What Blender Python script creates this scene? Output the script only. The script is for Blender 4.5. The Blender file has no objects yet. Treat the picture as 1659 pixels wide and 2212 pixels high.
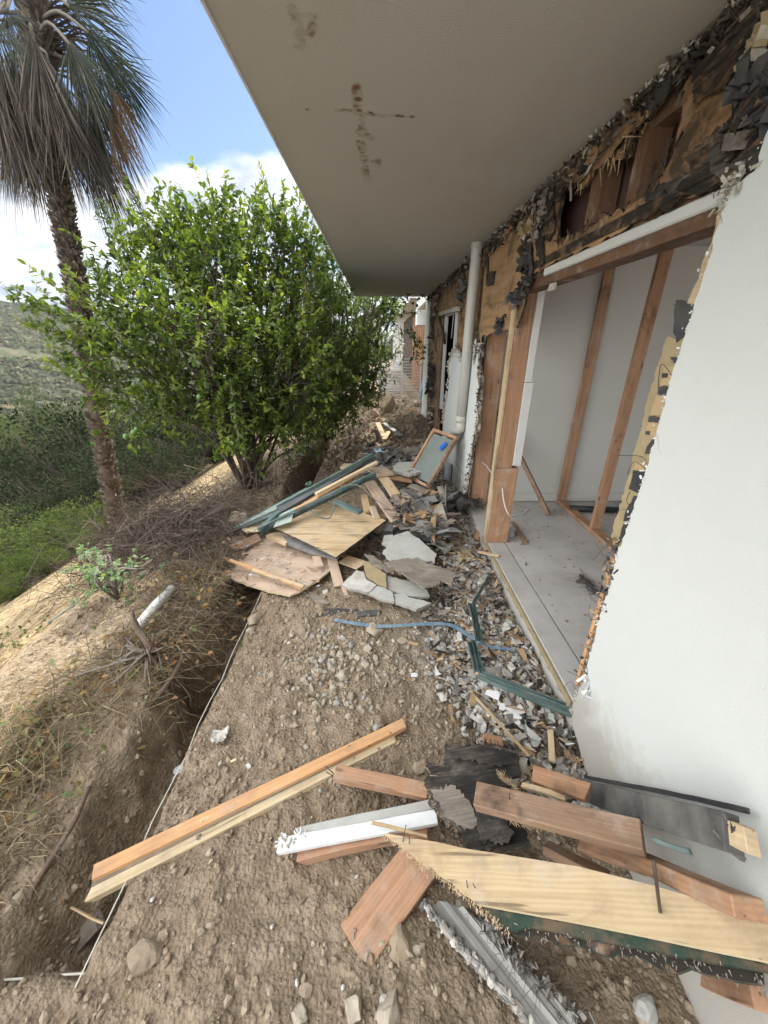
import bpy, bmesh, math, random
import numpy as np
from mathutils import Vector, Matrix, noise as mnoise
from mathutils.geometry import tessellate_polygon
random.seed(7); RN = np.random.RandomState(11)
S = bpy.context.scene
COL = S.collection
R = math.radians
# ---------------------------------------------------------------- camera
CAMZ = 1.9
F, CX, CY = 810.0, 829.5, 1106.0        # focal length and centre of the photograph at 1659 x 2212
PITCH, YAW = math.atan(365/F), math.atan(10/F*0.91)
cam = bpy.data.cameras.new('camera'); camo = bpy.data.objects.new('camera', cam); COL.objects.link(camo)
cam.sensor_fit = 'HORIZONTAL'; cam.sensor_width = 36; cam.lens = F/1659*36
cam.clip_start = 0.03; cam.clip_end = 3000
camo.location = (0, 0, CAMZ)
camo.rotation_euler = (R(90)-PITCH, 0, -YAW)
S.camera = camo
_cp, _sp, _cy, _sy = math.cos(PITCH), math.sin(PITCH), math.cos(YAW), math.sin(YAW)
def ray(px, py):
    u = (px-CX)/F; v = (CY-py)/F
    y = _cp + v*_sp; z = -_sp + v*_cp
    return Vector((u*_cy + y*_sy, -u*_sy + y*_cy, z))
O = Vector((0, 0, CAMZ))
def PX(px, py, x=1.0):
    d = ray(px, py); return O + d*(x/d.x)
def PYp(px, py, y):
    d = ray(px, py); return O + d*(y/d.y)
def PZ(px, py, z=0.0):
    d = ray(px, py); return O + d*((z-CAMZ)/d.z)
def PT(px, py, t):
    return O + ray(px, py)*t
# ---------------------------------------------------------------- world, sun, exposure
SUN_EL, SUN_AZ = R(52), R(25)           # azimuth from +Y towards +X
w = bpy.data.worlds.new("World"); S.world = w; w.use_nodes = True
nt = w.node_tree; nt.nodes.clear()
def N(nt, t, **k):
    n = nt.nodes.new(t)
    for a, b in k.items():
        if a in n.inputs.keys() if isinstance(a, str) else False: n.inputs[a].default_value = b
        else: setattr(n, a, b)
    return n
out = N(nt, 'ShaderNodeOutputWorld'); bg = N(nt, 'ShaderNodeBackground'); bg.inputs[1].default_value = 0.055
sky = N(nt, 'ShaderNodeTexSky', sky_type='NISHITA', sun_disc=False)
sky.sun_elevation = SUN_EL; sky.sun_rotation = SUN_AZ; sky.air_density = 1.0; sky.dust_density = 1.2; sky.ozone_density = 1.5
geo = N(nt, 'ShaderNodeTexCoord'); L = nt.links.new
sep = N(nt, 'ShaderNodeSeparateXYZ'); L(geo.outputs['Generated'], sep.inputs[0])
def wm(op, a, b=None, clamp=False):
    n = N(nt, 'ShaderNodeMath', operation=op, use_clamp=clamp)
    for i, v in enumerate((a, b)):
        if v is None: continue
        if isinstance(v, (int, float)): n.inputs[i].default_value = v
        else: L(v, n.inputs[i])
    return n.outputs[0]
z = wm('MAXIMUM', sep.outputs[2], 0.02)
# cloud field on a plane overhead, plus a bank of cumulus low over the hills
zz = wm('ADD', z, 0.22)
cx = wm('DIVIDE', sep.outputs[0], zz); cyy = wm('DIVIDE', sep.outputs[1], zz)
cmb = N(nt, 'ShaderNodeCombineXYZ'); L(cx, cmb.inputs[0]); L(cyy, cmb.inputs[1]); L(wm('MULTIPLY', sep.outputs[2], 2.2), cmb.inputs[2])
nz = N(nt, 'ShaderNodeTexNoise'); nz.inputs['Scale'].default_value = 1.55; nz.inputs['Detail'].default_value = 9; nz.inputs['Roughness'].default_value = 0.56
mp = N(nt, 'ShaderNodeMapping'); mp.inputs['Location'].default_value = (3.3, 1.7, 0.4); L(cmb.outputs[0], mp.inputs[0]); L(mp.outputs[0], nz.inputs[0])
# elevation term: full cloud low, open blue between 30 and 60 degrees on the valley side, bright cloud added overhead and behind-left, out of view, to light the scene
low = N(nt, 'ShaderNodeMapRange'); L(sep.outputs[2], low.inputs[0]); low.inputs[1].default_value = 0.40; low.inputs[2].default_value = 0.27
low.inputs[3].default_value = -0.34; low.inputs[4].default_value = 0.16
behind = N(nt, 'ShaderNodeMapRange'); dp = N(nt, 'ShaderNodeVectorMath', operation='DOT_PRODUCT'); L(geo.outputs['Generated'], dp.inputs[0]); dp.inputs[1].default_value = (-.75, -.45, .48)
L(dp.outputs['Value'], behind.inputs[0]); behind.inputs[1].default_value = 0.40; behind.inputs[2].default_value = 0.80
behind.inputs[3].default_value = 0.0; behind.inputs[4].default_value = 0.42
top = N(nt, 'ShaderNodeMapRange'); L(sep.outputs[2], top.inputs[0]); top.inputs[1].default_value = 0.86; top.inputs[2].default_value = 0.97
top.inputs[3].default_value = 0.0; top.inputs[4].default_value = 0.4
den = wm('ADD', wm('ADD', nz.outputs[0], low.outputs[0]), wm('ADD', behind.outputs[0], top.outputs[0]))
cov = N(nt, 'ShaderNodeMapRange', interpolation_type='SMOOTHSTEP'); L(den, cov.inputs[0]); cov.inputs[1].default_value = 0.47; cov.inputs[2].default_value = 0.60
nz2 = N(nt, 'ShaderNodeTexNoise'); nz2.inputs['Scale'].default_value = 4.2; nz2.inputs['Detail'].default_value = 7
mp2 = N(nt, 'ShaderNodeMapping'); mp2.inputs['Location'].default_value = (8.3, 0.7, 2.4); L(cmb.outputs[0], mp2.inputs[0]); L(mp2.outputs[0], nz2.inputs[0])
cr = N(nt, 'ShaderNodeValToRGB'); L(nz2.outputs[0], cr.inputs[0])
cr.color_ramp.elements[0].position = 0.38; cr.color_ramp.elements[0].color = (3.3, 3.9, 4.7, 1)
cr.color_ramp.elements[1].position = 0.62; cr.color_ramp.elements[1].color = (8.0, 8.2, 8.4, 1)
mx = N(nt, 'ShaderNodeMix', data_type='RGBA'); L(cov.outputs[0], mx.inputs[0])
tint = N(nt, 'ShaderNodeMix', data_type='RGBA', blend_type='MULTIPLY'); tint.inputs[0].default_value = 1
L(sky.outputs[0], tint.inputs[6]); tint.inputs[7].default_value = (0.70, 0.86, 1.02, 1)
L(tint.outputs[2], mx.inputs[6]); L(cr.outputs[0], mx.inputs[7])
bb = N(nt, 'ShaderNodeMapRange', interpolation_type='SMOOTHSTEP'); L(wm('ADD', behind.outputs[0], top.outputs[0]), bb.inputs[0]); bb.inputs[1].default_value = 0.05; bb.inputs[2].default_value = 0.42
bright = N(nt, 'ShaderNodeMix', data_type='RGBA'); L(bb.outputs[0], bright.inputs[0]); L(mx.outputs[2], bright.inputs[6]); bright.inputs[7].default_value = (26, 25.8, 25.2, 1)  # added sky glow out of view; lights the scene from overhead and behind-left
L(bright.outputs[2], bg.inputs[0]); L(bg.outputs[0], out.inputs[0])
sl = bpy.data.lights.new('sun', 'SUN'); sl.energy = 2.6; sl.angle = R(1.5); sl.color = (1.0, 0.94, 0.84)
so = bpy.data.objects.new('sun', sl); COL.objects.link(so)
sd = Vector((math.sin(SUN_AZ)*math.cos(SUN_EL), math.cos(SUN_AZ)*math.cos(SUN_EL), math.sin(SUN_EL)))
so.rotation_euler = sd.to_track_quat('Z', 'Y').to_euler(); so.location = sd*30
S.view_settings.view_transform = 'Standard'; S.view_settings.look = 'None'; S.view_settings.gamma = 1
S.view_settings.exposure = 1.6
S.cycles.max_bounces = 8; S.cycles.diffuse_bounces = 5; S.cycles.transparent_max_bounces = 8
S.cycles.use_adaptive_sampling = True; S.cycles.use_denoising = True
S.cycles.sample_clamp_indirect = 8
# ---------------------------------------------------------------- object helpers
def tag(o, label=None, cat=None, group=None, kind=None):
    if label: o['label'] = label
    if cat: o['category'] = cat
    if group: o['group'] = group
    if kind: o['kind'] = kind
    return o
def empty(name, loc=(0, 0, 0), label=None, cat=None, group=None):
    o = bpy.data.objects.new(name, None); COL.objects.link(o); o.location = loc; o.empty_display_size = .1
    return tag(o, label, cat, group)
def link(name, me, parent=None, mw=None):
    """link a mesh; mw is its world matrix (the parent is an unrotated, unscaled Empty or object)."""
    o = bpy.data.objects.new(name, me); COL.objects.link(o)
    mw = mw or Matrix.Identity(4)
    if parent is not None:
        o.parent = parent
        pw = Matrix.Identity(4); q = parent
        chain = []
        while q: chain.append(q); q = q.parent
        for q in reversed(chain):
            pw = pw @ Matrix.LocRotScale(q.location, q.rotation_euler, q.scale)
        mw = pw.inverted() @ mw
    l, r, s = mw.decompose()
    o.location = l; o.rotation_mode = 'XYZ'; o.rotation_euler = r.to_euler(); o.scale = s
    return o
def mesh_np(name, V, Fc, mat=None, smooth=False, attrs=None, mats=None, mi=None):
    """V (n,3); Fc (m,k) int array or list of such arrays"""
    me = bpy.data.meshes.new(name)
    V = np.asarray(V, dtype=np.float32)
    if not isinstance(Fc, (list, tuple)): Fc = [Fc]
    Fc = [np.asarray(f, dtype=np.int32) for f in Fc if len(f)]
    me.vertices.add(len(V)); me.vertices.foreach_set('co', V.ravel())
    nl = sum(f.size for f in Fc); npoly = sum(len(f) for f in Fc)
    me.loops.add(nl); me.polygons.add(npoly)
    me.loops.foreach_set('vertex_index', np.concatenate([f.ravel() for f in Fc]))
    st = []; c = 0
    for f in Fc:
        k = f.shape[1]; st.append(c + np.arange(len(f))*k); c += f.size
    me.polygons.foreach_set('loop_start', np.concatenate(st).astype(np.int32))
    if mi is not None: me.polygons.foreach_set('material_index', np.asarray(mi, dtype=np.int32))
    me.update(calc_edges=True)
    me.polygons.foreach_set('use_smooth', np.full(npoly, smooth))
    if attrs:
        for k, a in attrs.items():
            at = me.attributes.new(k, 'FLOAT', 'POINT'); at.data.foreach_set('value', np.asarray(a, dtype=np.float32))
    for m in (mats or ([mat] if mat else [])): me.materials.append(m)
    return me
# noise on numpy arrays
_perm = np.random.RandomState(5).rand(512, 512).astype(np.float32)
def vnoise(x, y):
    x = np.asarray(x, float); y = np.asarray(y, float)
    xi = np.floor(x).astype(int); yi = np.floor(y).astype(int)
    fx = x-xi; fy = y-yi; fx = fx*fx*(3-2*fx); fy = fy*fy*(3-2*fy)
    a = _perm[xi % 512, yi % 512]; b = _perm[(xi+1) % 512, yi % 512]
    c = _perm[xi % 512, (yi+1) % 512]; d = _perm[(xi+1) % 512, (yi+1) % 512]
    return (a*(1-fx)+b*fx)*(1-fy)+(c*(1-fx)+d*fx)*fy*1.0
def fbm(x, y, s, o=4, g=.5):
    r = 0; a = 1; t = 0
    for i in range(o):
        r = r + a*(vnoise(np.asarray(x)/s*2**i+17.3*i, np.asarray(y)/s*2**i+9.1*i)-.5)*2; t += a; a *= g
    return r/t
def sstep(a, b, x):
    t = np.clip((x-a)/(b-a), 0, 1); return t*t*(3-2*t)
# ---------------------------------------------------------------- ground height
_px = [-420, -300, -235, -150, -100, -75, -60, -30, -12, -2.7, -2.2, -1.6, -1.2, 1.2]
_pz = [14, 27, 23, 0, -19, -27, -25, -15, -5.0, -.14, .06, .10, .06, 0]
def H(x, y, fine=True):
    x = np.asarray(x, float); y = np.asarray(y, float)
    z = np.interp(x, _px, _pz)
    far = sstep(-8, -60, x)
    z = z + far*(fbm(x, y, 60, 4)*7) + sstep(120, 380, y)*sstep(-150,-40,x)*30 + sstep(-3, -14, x)*fbm(x, y, 7, 3)*.6
    near = sstep(-3.2, -2.0, x)*(1-sstep(14, 25, y))
    # heaps beyond the debris pile
    z = z + near*sstep(5.6, 8.5, y)*sstep(-1.0, -.2, x)*(.12+.30*np.clip(fbm(x, y, 1.1, 3)+.25, 0, 1))
    z = z + near*.27*np.exp(-((x-.75)/.5)**2-((y-8.4)/1.2)**2) + near*.3*np.exp(-((x-.1)/.3)**2-((y-10.2)/.5)**2)
    z = z + .18*np.exp(-((x-.5)/.55)**2-((y-4.5)/.9)**2)              # debris heap core
    z = z + .07*np.exp(-((x-.85)/.22)**4)*sstep(.9, 1.6, y)*(1-sstep(5, 6, y))
    z = z + .035*np.exp(-((x-.1)/.5)**2-((y-2.2)/.5)**2) + .05*np.exp(-((x-.3)/.5)**2-((y-.2)/.35)**2)
    # trench
    lx = -1.27+fbm(x*0+3.3, y, .55, 3)*.10 - .06*sstep(3, 8, y)
    open_ = sstep(.46, .64, y+fbm(x, y, .12, 3)*.06)*(1-sstep(11.0, 12.0, y+fbm(x, y, .5)*.5))
    t = sstep(lx-.015, lx+.17, x+fbm(x, y, .16, 3)*.05)*(1-sstep(-.985, -.955, x))*open_
    dpt = .32+.12*fbm(x, y, .8, 2)+.18*np.exp(-((y-1.75)/.25)**2)
    z = z*(1-t)+t*(-dpt)
    # broken bank beyond the trench
    bank = sstep(-2.6, -2.0, x)*(1-sstep(-1.30, -1.15, x))*(1-sstep(9, 12, y))
    z = z + bank*(.09*fbm(x, y, .5, 4)+.03)
    if fine:
        nearw = sstep(-4.5, -2.5, x)*(1-sstep(12, 20, y))
        amp = .030*fbm(x, y, .45, 3)+.016*fbm(x, y, .11, 2)+.014*np.clip(fbm(x, y, .05, 2), -.2, 1)+.007*fbm(x, y, .022, 1)
        z = z + nearw*amp*(1+t*3.2+bank*.8)
    return z
def h1(x, y): return float(H(np.array([x]), np.array([y]), False)[0])
def PG(px, py, h=0.0):
    """where the sight line meets the ground raised by h"""
    d = ray(px, py); a, b = 0.2, 0.2
    while b < 400:
        b = a*1.03+.01; p = O+d*b
        if p.z < h1(p.x, p.y)+h: break
        a = b
    for _ in range(20):
        m = (a+b)/2; p = O+d*m
        if p.z < h1(p.x, p.y)+h: b = m
        else: a = m
    return O+d*b
# ---------------------------------------------------------------- materials
def mk(name, rough=.8, spec=.3):
    m = bpy.data.materials.new(name); m.use_nodes = True; t = m.node_tree; t.nodes.clear()
    o = t.nodes.new('ShaderNodeOutputMaterial'); b = t.nodes.new('ShaderNodeBsdfPrincipled')
    b.inputs['Roughness'].default_value = rough; b.inputs['Specular IOR Level'].default_value = spec
    t.links.new(b.outputs[0], o.inputs[0]); return m, t, b, o
def co(t, kind='Object', scale=(1, 1, 1), rot=(0, 0, 0), loc=(0, 0, 0), rnd=True):
    c = t.nodes.new('ShaderNodeTexCoord'); mp = t.nodes.new('ShaderNodeMapping')
    if kind == 'World':
        g = t.nodes.new('ShaderNodeNewGeometry'); t.links.new(g.outputs['Position'], mp.inputs[0])
    elif rnd:
        oi = t.nodes.new('ShaderNodeObjectInfo'); ad = t.nodes.new('ShaderNodeVectorMath'); ad.operation = 'ADD'
        ml = t.nodes.new('ShaderNodeVectorMath'); ml.operation = 'SCALE'; ml.inputs['Scale'].default_value = 13.0
        cv = t.nodes.new('ShaderNodeCombineXYZ')
        for i in range(3): t.links.new(oi.outputs['Random'], cv.inputs[i])
        t.links.new(cv.outputs[0], ml.inputs[0]); t.links.new(c.outputs[kind], ad.inputs[0]); t.links.new(ml.outputs[0], ad.inputs[1])
        t.links.new(ad.outputs[0], mp.inputs[0])
    else: t.links.new(c.outputs[kind], mp.inputs[0])
    mp.inputs['Scale'].default_value = scale; mp.inputs['Rotation'].default_value = rot; mp.inputs['Location'].default_value = loc
    return mp.outputs[0]
def nse(t, v, scale, detail=5, rough=.55, dist=0):
    n = t.nodes.new('ShaderNodeTexNoise'); t.links.new(v, n.inputs[0]); n.inputs['Scale'].default_value = scale
    n.inputs['Detail'].default_value = detail; n.inputs['Roughness'].default_value = rough; n.inputs['Distortion'].default_value = dist
    return n.outputs[0]
def ramp(t, f, stops):
    r = t.nodes.new('ShaderNodeValToRGB'); t.links.new(f, r.inputs[0]); e = r.color_ramp.elements
    while len(e) < len(stops): e.new(.5)
    for i, (p, c) in enumerate(stops):
        e[i].position = p; e[i].color = (c[0], c[1], c[2], 1) if len(c) > 2 else (c[0],)*3+(1,)
    return r.outputs[0]
def mixc(t, f, a, b, mode='MIX'):
    m = t.nodes.new('ShaderNodeMix'); m.data_type = 'RGBA'; m.blend_type = mode
    for i, v in ((0, f), (6, a), (7, b)):
        if isinstance(v, (int, float)): m.inputs[i].default_value = v
        elif isinstance(v, tuple): m.inputs[i].default_value = v+(1,) if len(v) == 3 else v
        else: t.links.new(v, m.inputs[i])
    return m.outputs[2]
def mth(t, op, a, b=None, clamp=False):
    n = t.nodes.new('ShaderNodeMath'); n.operation = op; n.use_clamp = clamp
    for i, v in enumerate((a, b)):
        if v is None: continue
        if isinstance(v, (int, float)): n.inputs[i].default_value = v
        else: t.links.new(v, n.inputs[i])
    return n.outputs[0]
def bump(t, b, h, s=.4, d=.01):
    n = t.nodes.new('ShaderNodeBump'); n.inputs['Strength'].default_value = s; n.inputs['Distance'].default_value = d
    t.links.new(h, n.inputs['Height']); t.links.new(n.outputs[0], b.inputs['Normal'])
def attr(t, name):
    a = t.nodes.new('ShaderNodeAttribute'); a.attribute_name = name; return a.outputs['Fac']
def setc(t, b, c): t.links.new(c, b.inputs['Base Color'])
MAT = {}
# wood: grain along local X
def wood(name, a, b_, dark=(.05, .03, .02), stain=.0, rough=.75, gs=1.0, moldc=(.035, .03, .027), knots=True, stain_scale=3.0, dust=.42, wavy=.42, wscale=7, streak=.66):
    m, t, b, o = mk(name, rough, .25)
    v = co(t, 'Object', (2.2*gs, 34*gs, 34*gs)); n = nse(t, v, 1.0, 7, .6, .35)
    c = ramp(t, n, [(.30, b_), (.52, a), (.72, tuple(min(1, x*1.15) for x in a))])
    v3 = co(t, 'Object', (.7*gs, 9*gs, 9*gs)); n3 = nse(t, v3, 1.0, 3, .5, 1.5)
    wv = t.nodes.new('ShaderNodeTexWave'); wv.bands_direction = 'Y'; wv.inputs['Scale'].default_value = wscale; wv.inputs['Distortion'].default_value = 9
    wv.inputs['Detail'].default_value = 3; wv.inputs['Detail Scale'].default_value = .8
    t.links.new(co(t, 'Object', (.35, 3.2, 3.2)), wv.inputs[0])
    c = mixc(t, mth(t, 'MULTIPLY', wv.outputs['Fac'], wavy), c, b_)
    c = mixc(t, mth(t, 'MULTIPLY', n3, .35), c, tuple(x*.75 for x in a))
    if knots:
        vo = t.nodes.new('ShaderNodeTexVoronoi'); vo.inputs['Scale'].default_value = 1.0
        t.links.new(co(t, 'Object', (3.1, 9, 9)), vo.inputs[0])
        kf = ramp(t, vo.outputs['Distance'], [(.05, (1,)), (.12, (0,))])
        c = mixc(t, mth(t, 'MULTIPLY', kf, .75), c, dark)
    # old nail holes and long dark streaks
    vo2 = t.nodes.new('ShaderNodeTexVoronoi'); vo2.inputs['Scale'].default_value = 11; t.links.new(co(t, 'Object', (1, 1, 1)), vo2.inputs[0])
    c = mixc(t, mth(t, 'MULTIPLY', ramp(t, vo2.outputs['Distance'], [(.045, (1,)), (.075, (0,))]), .8), c, dark)
    sk = nse(t, co(t, 'Object', (2.0, 40, 40)), 1.0, 3, .5)
    c = mixc(t, mth(t, 'MULTIPLY', ramp(t, sk, [(streak, (0,)), (streak+.06, (1,))]), .75), c, tuple(x*.28 for x in b_))
    # dirty scuffs
    ns = nse(t, co(t, 'Object', (1, 1, 1)), stain_scale*3, 6, .65)
    c = mixc(t, mth(t, 'MULTIPLY', ramp(t, ns, [(.50, (0,)), (.68, (1,))]), .35), c, (.20, .17, .14))
    nd = nse(t, co(t, 'Object', (1, 1, 1), loc=(3, 7, 1)), 7, 8, .72); c = mixc(t, mth(t, 'MULTIPLY', ramp(t, nd, [(.52, (0,)), (.70, (1,))]), dust), c, (.50, .46, .41))
    if stain > 0:
        n2 = nse(t, co(t, 'Object', (1, 1.6, 1.6)), stain_scale, 9, .68, .6)
        f = ramp(t, n2, [(max(0, .60-stain*.22), (0,)), (.60-stain*.22+.16, (1,))])
        c = mixc(t, mth(t, 'MULTIPLY', f, min(1, .6+stain*.4)), c, moldc)
    setc(t, b, c); bump(t, b, n, .35, .004); MAT[name] = m; return m
wood('fir', (.42, .245, .145), (.28, .155, .088), stain=.2)
wood('fir_red', (.45, .265, .165), (.32, .18, .11), stain=.22)
wood('fir_stud', (.17, .092, .055), (.10, .052, .03), stain=.2)
wood('fir_old', (.33, .215, .145), (.22, .135, .085), stain=.5)
wood('pine_light', (.62, .48, .31), (.47, .34, .20))
wood('moulding_orange', (.64, .375, .19), (.49, .26, .125), knots=False, gs=1.2)
wood('moulding_pale', (.60, .50, .33), (.45, .35, .21), knots=False, stain=.1)
wood('ply_face', (.55, .425, .265), (.40, .285, .165), knots=True, gs=.8, streak=.60, dust=.4, stain=.35, moldc=(.33, .23, .13))
wood('ply_pink', (.55, .42, .32), (.44, .32, .24), knots=False, gs=.7, stain=.3, moldc=(.30, .24, .20))
wood('ply_wall', (.39, .235, .12), (.25, .135, .065), knots=False, gs=.5, stain=.75, stain_scale=2.6, moldc=(.045, .033, .024))
wood('ply_grain', (.46, .29, .155), (.20, .115, .055), knots=False, gs=.5, stain=.5, stain_scale=2.2, moldc=(.05, .037, .027), dust=.1, wavy=.95, wscale=13)
wood('ply_wall_mold', (.24, .145, .08), (.13, .078, .042), knots=False, gs=.6, stain=1.1, stain_scale=6, moldc=(.028, .024, .02))
wood('rot_black', (.115, .10, .088), (.03, .027, .024), knots=False, gs=1.3, stain=.8, moldc=(.02, .019, .018), rough=.9)
wood('weathered', (.27, .235, .20), (.17, .145, .12), knots=False, gs=1.0, stain=.35, moldc=(.09, .08, .07))
wood('stick', (.52, .38, .22), (.38, .26, .14), knots=False)
wood('root', (.16, .11, .085), (.09, .062, .048), knots=False)
def plain(name, c, rough=.7, spec=.3, var=.12, vs=12, bs=.2, bsc=60, metal=0, kind='Object', dirt=0, dirtc=(.20, .16, .12)):
    m, t, b, o = mk(name, rough, spec); b.inputs['Metallic'].default_value = metal
    n = nse(t, co(t, kind), vs, 6, .6)
    col = mixc(t, n, tuple(x*(1-var) for x in c), tuple(min(1, x*(1+var)) for x in c))
    if dirt:
        nd = nse(t, co(t, kind, loc=(4, 2, 1)), vs*.6, 8, .65)
        col = mixc(t, mth(t, 'MULTIPLY', ramp(t, nd, [(.42, (0,)), (.62, (1,))]), dirt), col, dirtc)
    setc(t, b, col); bump(t, b, nse(t, co(t, kind), bsc, 4), bs, .003); MAT[name] = m; return m
plain('stucco_white', (.60, .625, .615), .9, .2, .04, 3, .5, 260, dirt=.15, dirtc=(.50, .51, .49))
plain('stucco_chip', (.44, .45, .43), .9, .2, .15, 9, .5, 90, dirt=.5, dirtc=(.33, .31, .28))
plain('plaster_torn', (.48, .455, .39), .95, .1, .25, 30, .8, 80, dirt=.6, dirtc=(.22, .19, .15))
plain('paint_white', (.72, .74, .76), .55, .4, .06, 8, .2, 60, dirt=.22, dirtc=(.5, .5, .48))
plain('casing_white', (.58, .585, .57), .5, .4, .05, 8, .15, 60, dirt=.15, dirtc=(.4, .38, .34))
plain('tar_paper', (.045, .045, .05), .75, .35, .3, 10, .5, 40, dirt=.3, dirtc=(.14, .13, .12))
plain('tar_grey', (.075, .075, .075), .8, .25, .3, 8, .6, 40, dirt=.5, dirtc=(.24, .23, .21))
plain('kraft_paper', (.36, .29, .175), .85, .2, .3, 12, 1, 22, dirt=.35, dirtc=(.30, .24, .15))
plain('kraft_tan', (.46, .34, .20), .85, .2, .15, 8, .3, 30)
plain('metal_green', (.075, .13, .125), .45, .5, .3, 10, .2, 60, metal=.1, dirt=.55, dirtc=(.20, .24, .23))
plain('metal_green_dark', (.025, .055, .055), .4, .5, .3, 14, .2, 60, dirt=.2, dirtc=(.30, .36, .36))
plain('metal_charcoal', (.06, .07, .075), .45, .5, .2, 9, .2, 60, dirt=.2, dirtc=(.2, .2, .2))
plain('rail_grey', (.38, .39, .41), .5, .5, .1)
plain('blue_strip', (.13, .21, .29), .5, .4, .3, 12, .2, 60, dirt=.5, dirtc=(.32, .40, .46))
plain('blue_tape', (.01, .12, .62), .5, .4)
plain('pvc', (.44, .435, .40), .45, .4, .05, 5, .1, 60, dirt=.25, dirtc=(.33, .32, .29))
plain('pvc_blue_grey', (.27, .31, .33), .5, .4, .08)
plain('black_plastic', (.02, .02, .022), .5, .4)
plain('cord_white', (.62, .62, .60), .5, .3)
plain('string_white', (.56, .54, .48), .8, .2, .2, 40)
plain('nail', (.10, .08, .065), .55, .5, .4, 60, metal=.5)
plain('int_wall', (.53, .53, .50), .85, .2, .05, 2, .15, 200, dirt=.2, dirtc=(.45, .445, .42))
plain('red_panel', (.10, .055, .047), .8, .2, .2, 4)
plain('floor_grey', (.46, .45, .445), .85, .2, .12, 5, .3, 80, dirt=.55, dirtc=(.33, .31, .295))
plain('concrete', (.33, .31, .28), .9, .2, .15, 8, .5, 70, dirt=.5, dirtc=(.24, .20, .16))
plain('stone', (.31, .25, .185), .95, .15, .3, 18, 1, 70, dirt=.5, dirtc=(.22, .17, .12))
plain('stone_pale', (.38, .335, .27), .95, .15, .3, 18, 1, 70, dirt=.45, dirtc=(.25, .20, .15))
plain('foam_edge', (.62, .52, .34), .95, .1, .2, 60, .8, 120)
plain('yellow_edge', (.33, .27, .16), .9, .2, .3, 20, .5, 60, dirt=.4)
plain('metal_flash', (.30, .30, .29), .6, .5, .15, 7, .3, 50, metal=.15, dirt=.5, dirtc=(.18, .16, .14))
plain('green_edge', (.022, .045, .034), .7, .3, .5, 30, .5, 60, dirt=.9, dirtc=(.12, .085, .055))
plain('house_far', (.62, .62, .60), .9, .2, .04)
plain('painted_dark', (.03, .028, .027), .9, .1)
plain('tin_roof', (.30, .28, .26), .9, .1)
plain('bark', (.10, .08, .062), .95, .1, .3, 25, .8, 60)
plain('bark_grey', (.20, .18, .155), .95, .1, .3, 25, .8, 60)
plain('palm_boot', (.26, .21, .175), .95, .1, .4, 15, .8, 60, dirt=.4, dirtc=(.10, .075, .06))
plain('palm_core', (.10, .075, .06), .95, .1, .3, 15)
# glass: pale dusty sheet
m, t, b, o = mk('glass', .25, .5); b.inputs['Transmission Weight'].default_value = .55; b.inputs['Base Color'].default_value = (.60, .72, .68, 1)
b.inputs['Roughness'].default_value = .35; MAT['glass'] = m
plain('screen_mesh', (.17, .20, .19), .6, .4, .25, 4, .1, 60)
plain('cardboard_tan', (.62, .52, .36), .8)
# leaves: per-leaf random in attribute rnd
def leafm(name, cols, trans=.45, rough=.5, tc=1.3, spec=.35):
    m, t, b, o = mk(name, rough, spec)
    c = ramp(t, attr(t, 'rnd'), [(i/(len(cols)-1), cc) for i, cc in enumerate(cols)])
    setc(t, b, c)
    tr = t.nodes.new('ShaderNodeBsdfTranslucent'); ms = t.nodes.new('ShaderNodeMixShader'); ms.inputs[0].default_value = trans
    t.links.new(mixc(t, 1.0, c, (tc, tc*1.06, tc*.4), 'MULTIPLY'), tr.inputs[0])
    t.links.new(b.outputs[0], ms.inputs[1]); t.links.new(tr.outputs[0], ms.inputs[2]); t.links.new(ms.outputs[0], o.inputs[0])
    MAT[name] = m; return m
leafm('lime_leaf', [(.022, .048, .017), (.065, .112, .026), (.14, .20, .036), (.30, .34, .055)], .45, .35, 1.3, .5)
leafm('oleander_leaf', [(.03, .055, .02), (.08, .13, .03), (.17, .23, .05)], .4)
leafm('oak_leaf', [(.012, .02, .011), (.022, .033, .018), (.05, .066, .034), (.075, .058, .04)], .12, rough=.95, spec=.03)
leafm('shrub_leaf', [(.04, .06, .025), (.07, .10, .036), (.12, .15, .05), (.15, .15, .07)], .3, rough=.9, spec=.05)
leafm('grass_leaf', [(.04, .07, .02), (.07, .11, .028), (.12, .15, .045)], .3, rough=.9, spec=.05)
leafm('chaparral', [(.045, .06, .03), (.085, .10, .05), (.14, .145, .075), (.19, .165, .11)], .2, rough=.8)
leafm('gum_leaf', [(.13, .21, .13), (.20, .29, .17), (.26, .33, .17)], .4)
leafm('ivy_leaf', [(.10, .14, .06), (.17, .21, .09), (.24, .16, .07), (.32, .20, .08)], .35)
leafm('dry_leaf', [(.17, .10, .05), (.28, .15, .06), (.33, .20, .11)], .3)
leafm('frond_green', [(.006, .013, .008), (.014, .026, .013), (.045, .055, .022)], .12)
leafm('frond_dead', [(.022, .018, .015), (.085, .07, .058), (.25, .215, .18)], .05, tc=1.0, rough=.8, spec=.1)
leafm('frond_brown', [(.04, .026, .018), (.085, .05, .032), (.14, .10, .07)], .25, tc=1.0, rough=.8, spec=.1)
leafm('palm_boot_leaf', [(.10, .085, .075), (.19, .165, .145), (.33, .295, .26)], .05, tc=1.0, rough=.9, spec=.1)
leafm('dead_twig', [(.075, .058, .048), (.12, .095, .08), (.17, .14, .115)], .1, tc=.6, rough=.9, spec=.1)
leafm('straw', [(.16, .12, .075), (.28, .215, .13), (.40, .33, .215)], .15, tc=.8, rough=.9, spec=.1)
plain('lime_fruit', (.10, .19, .05), .45, .4, .15, 30, .4, 120)
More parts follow.
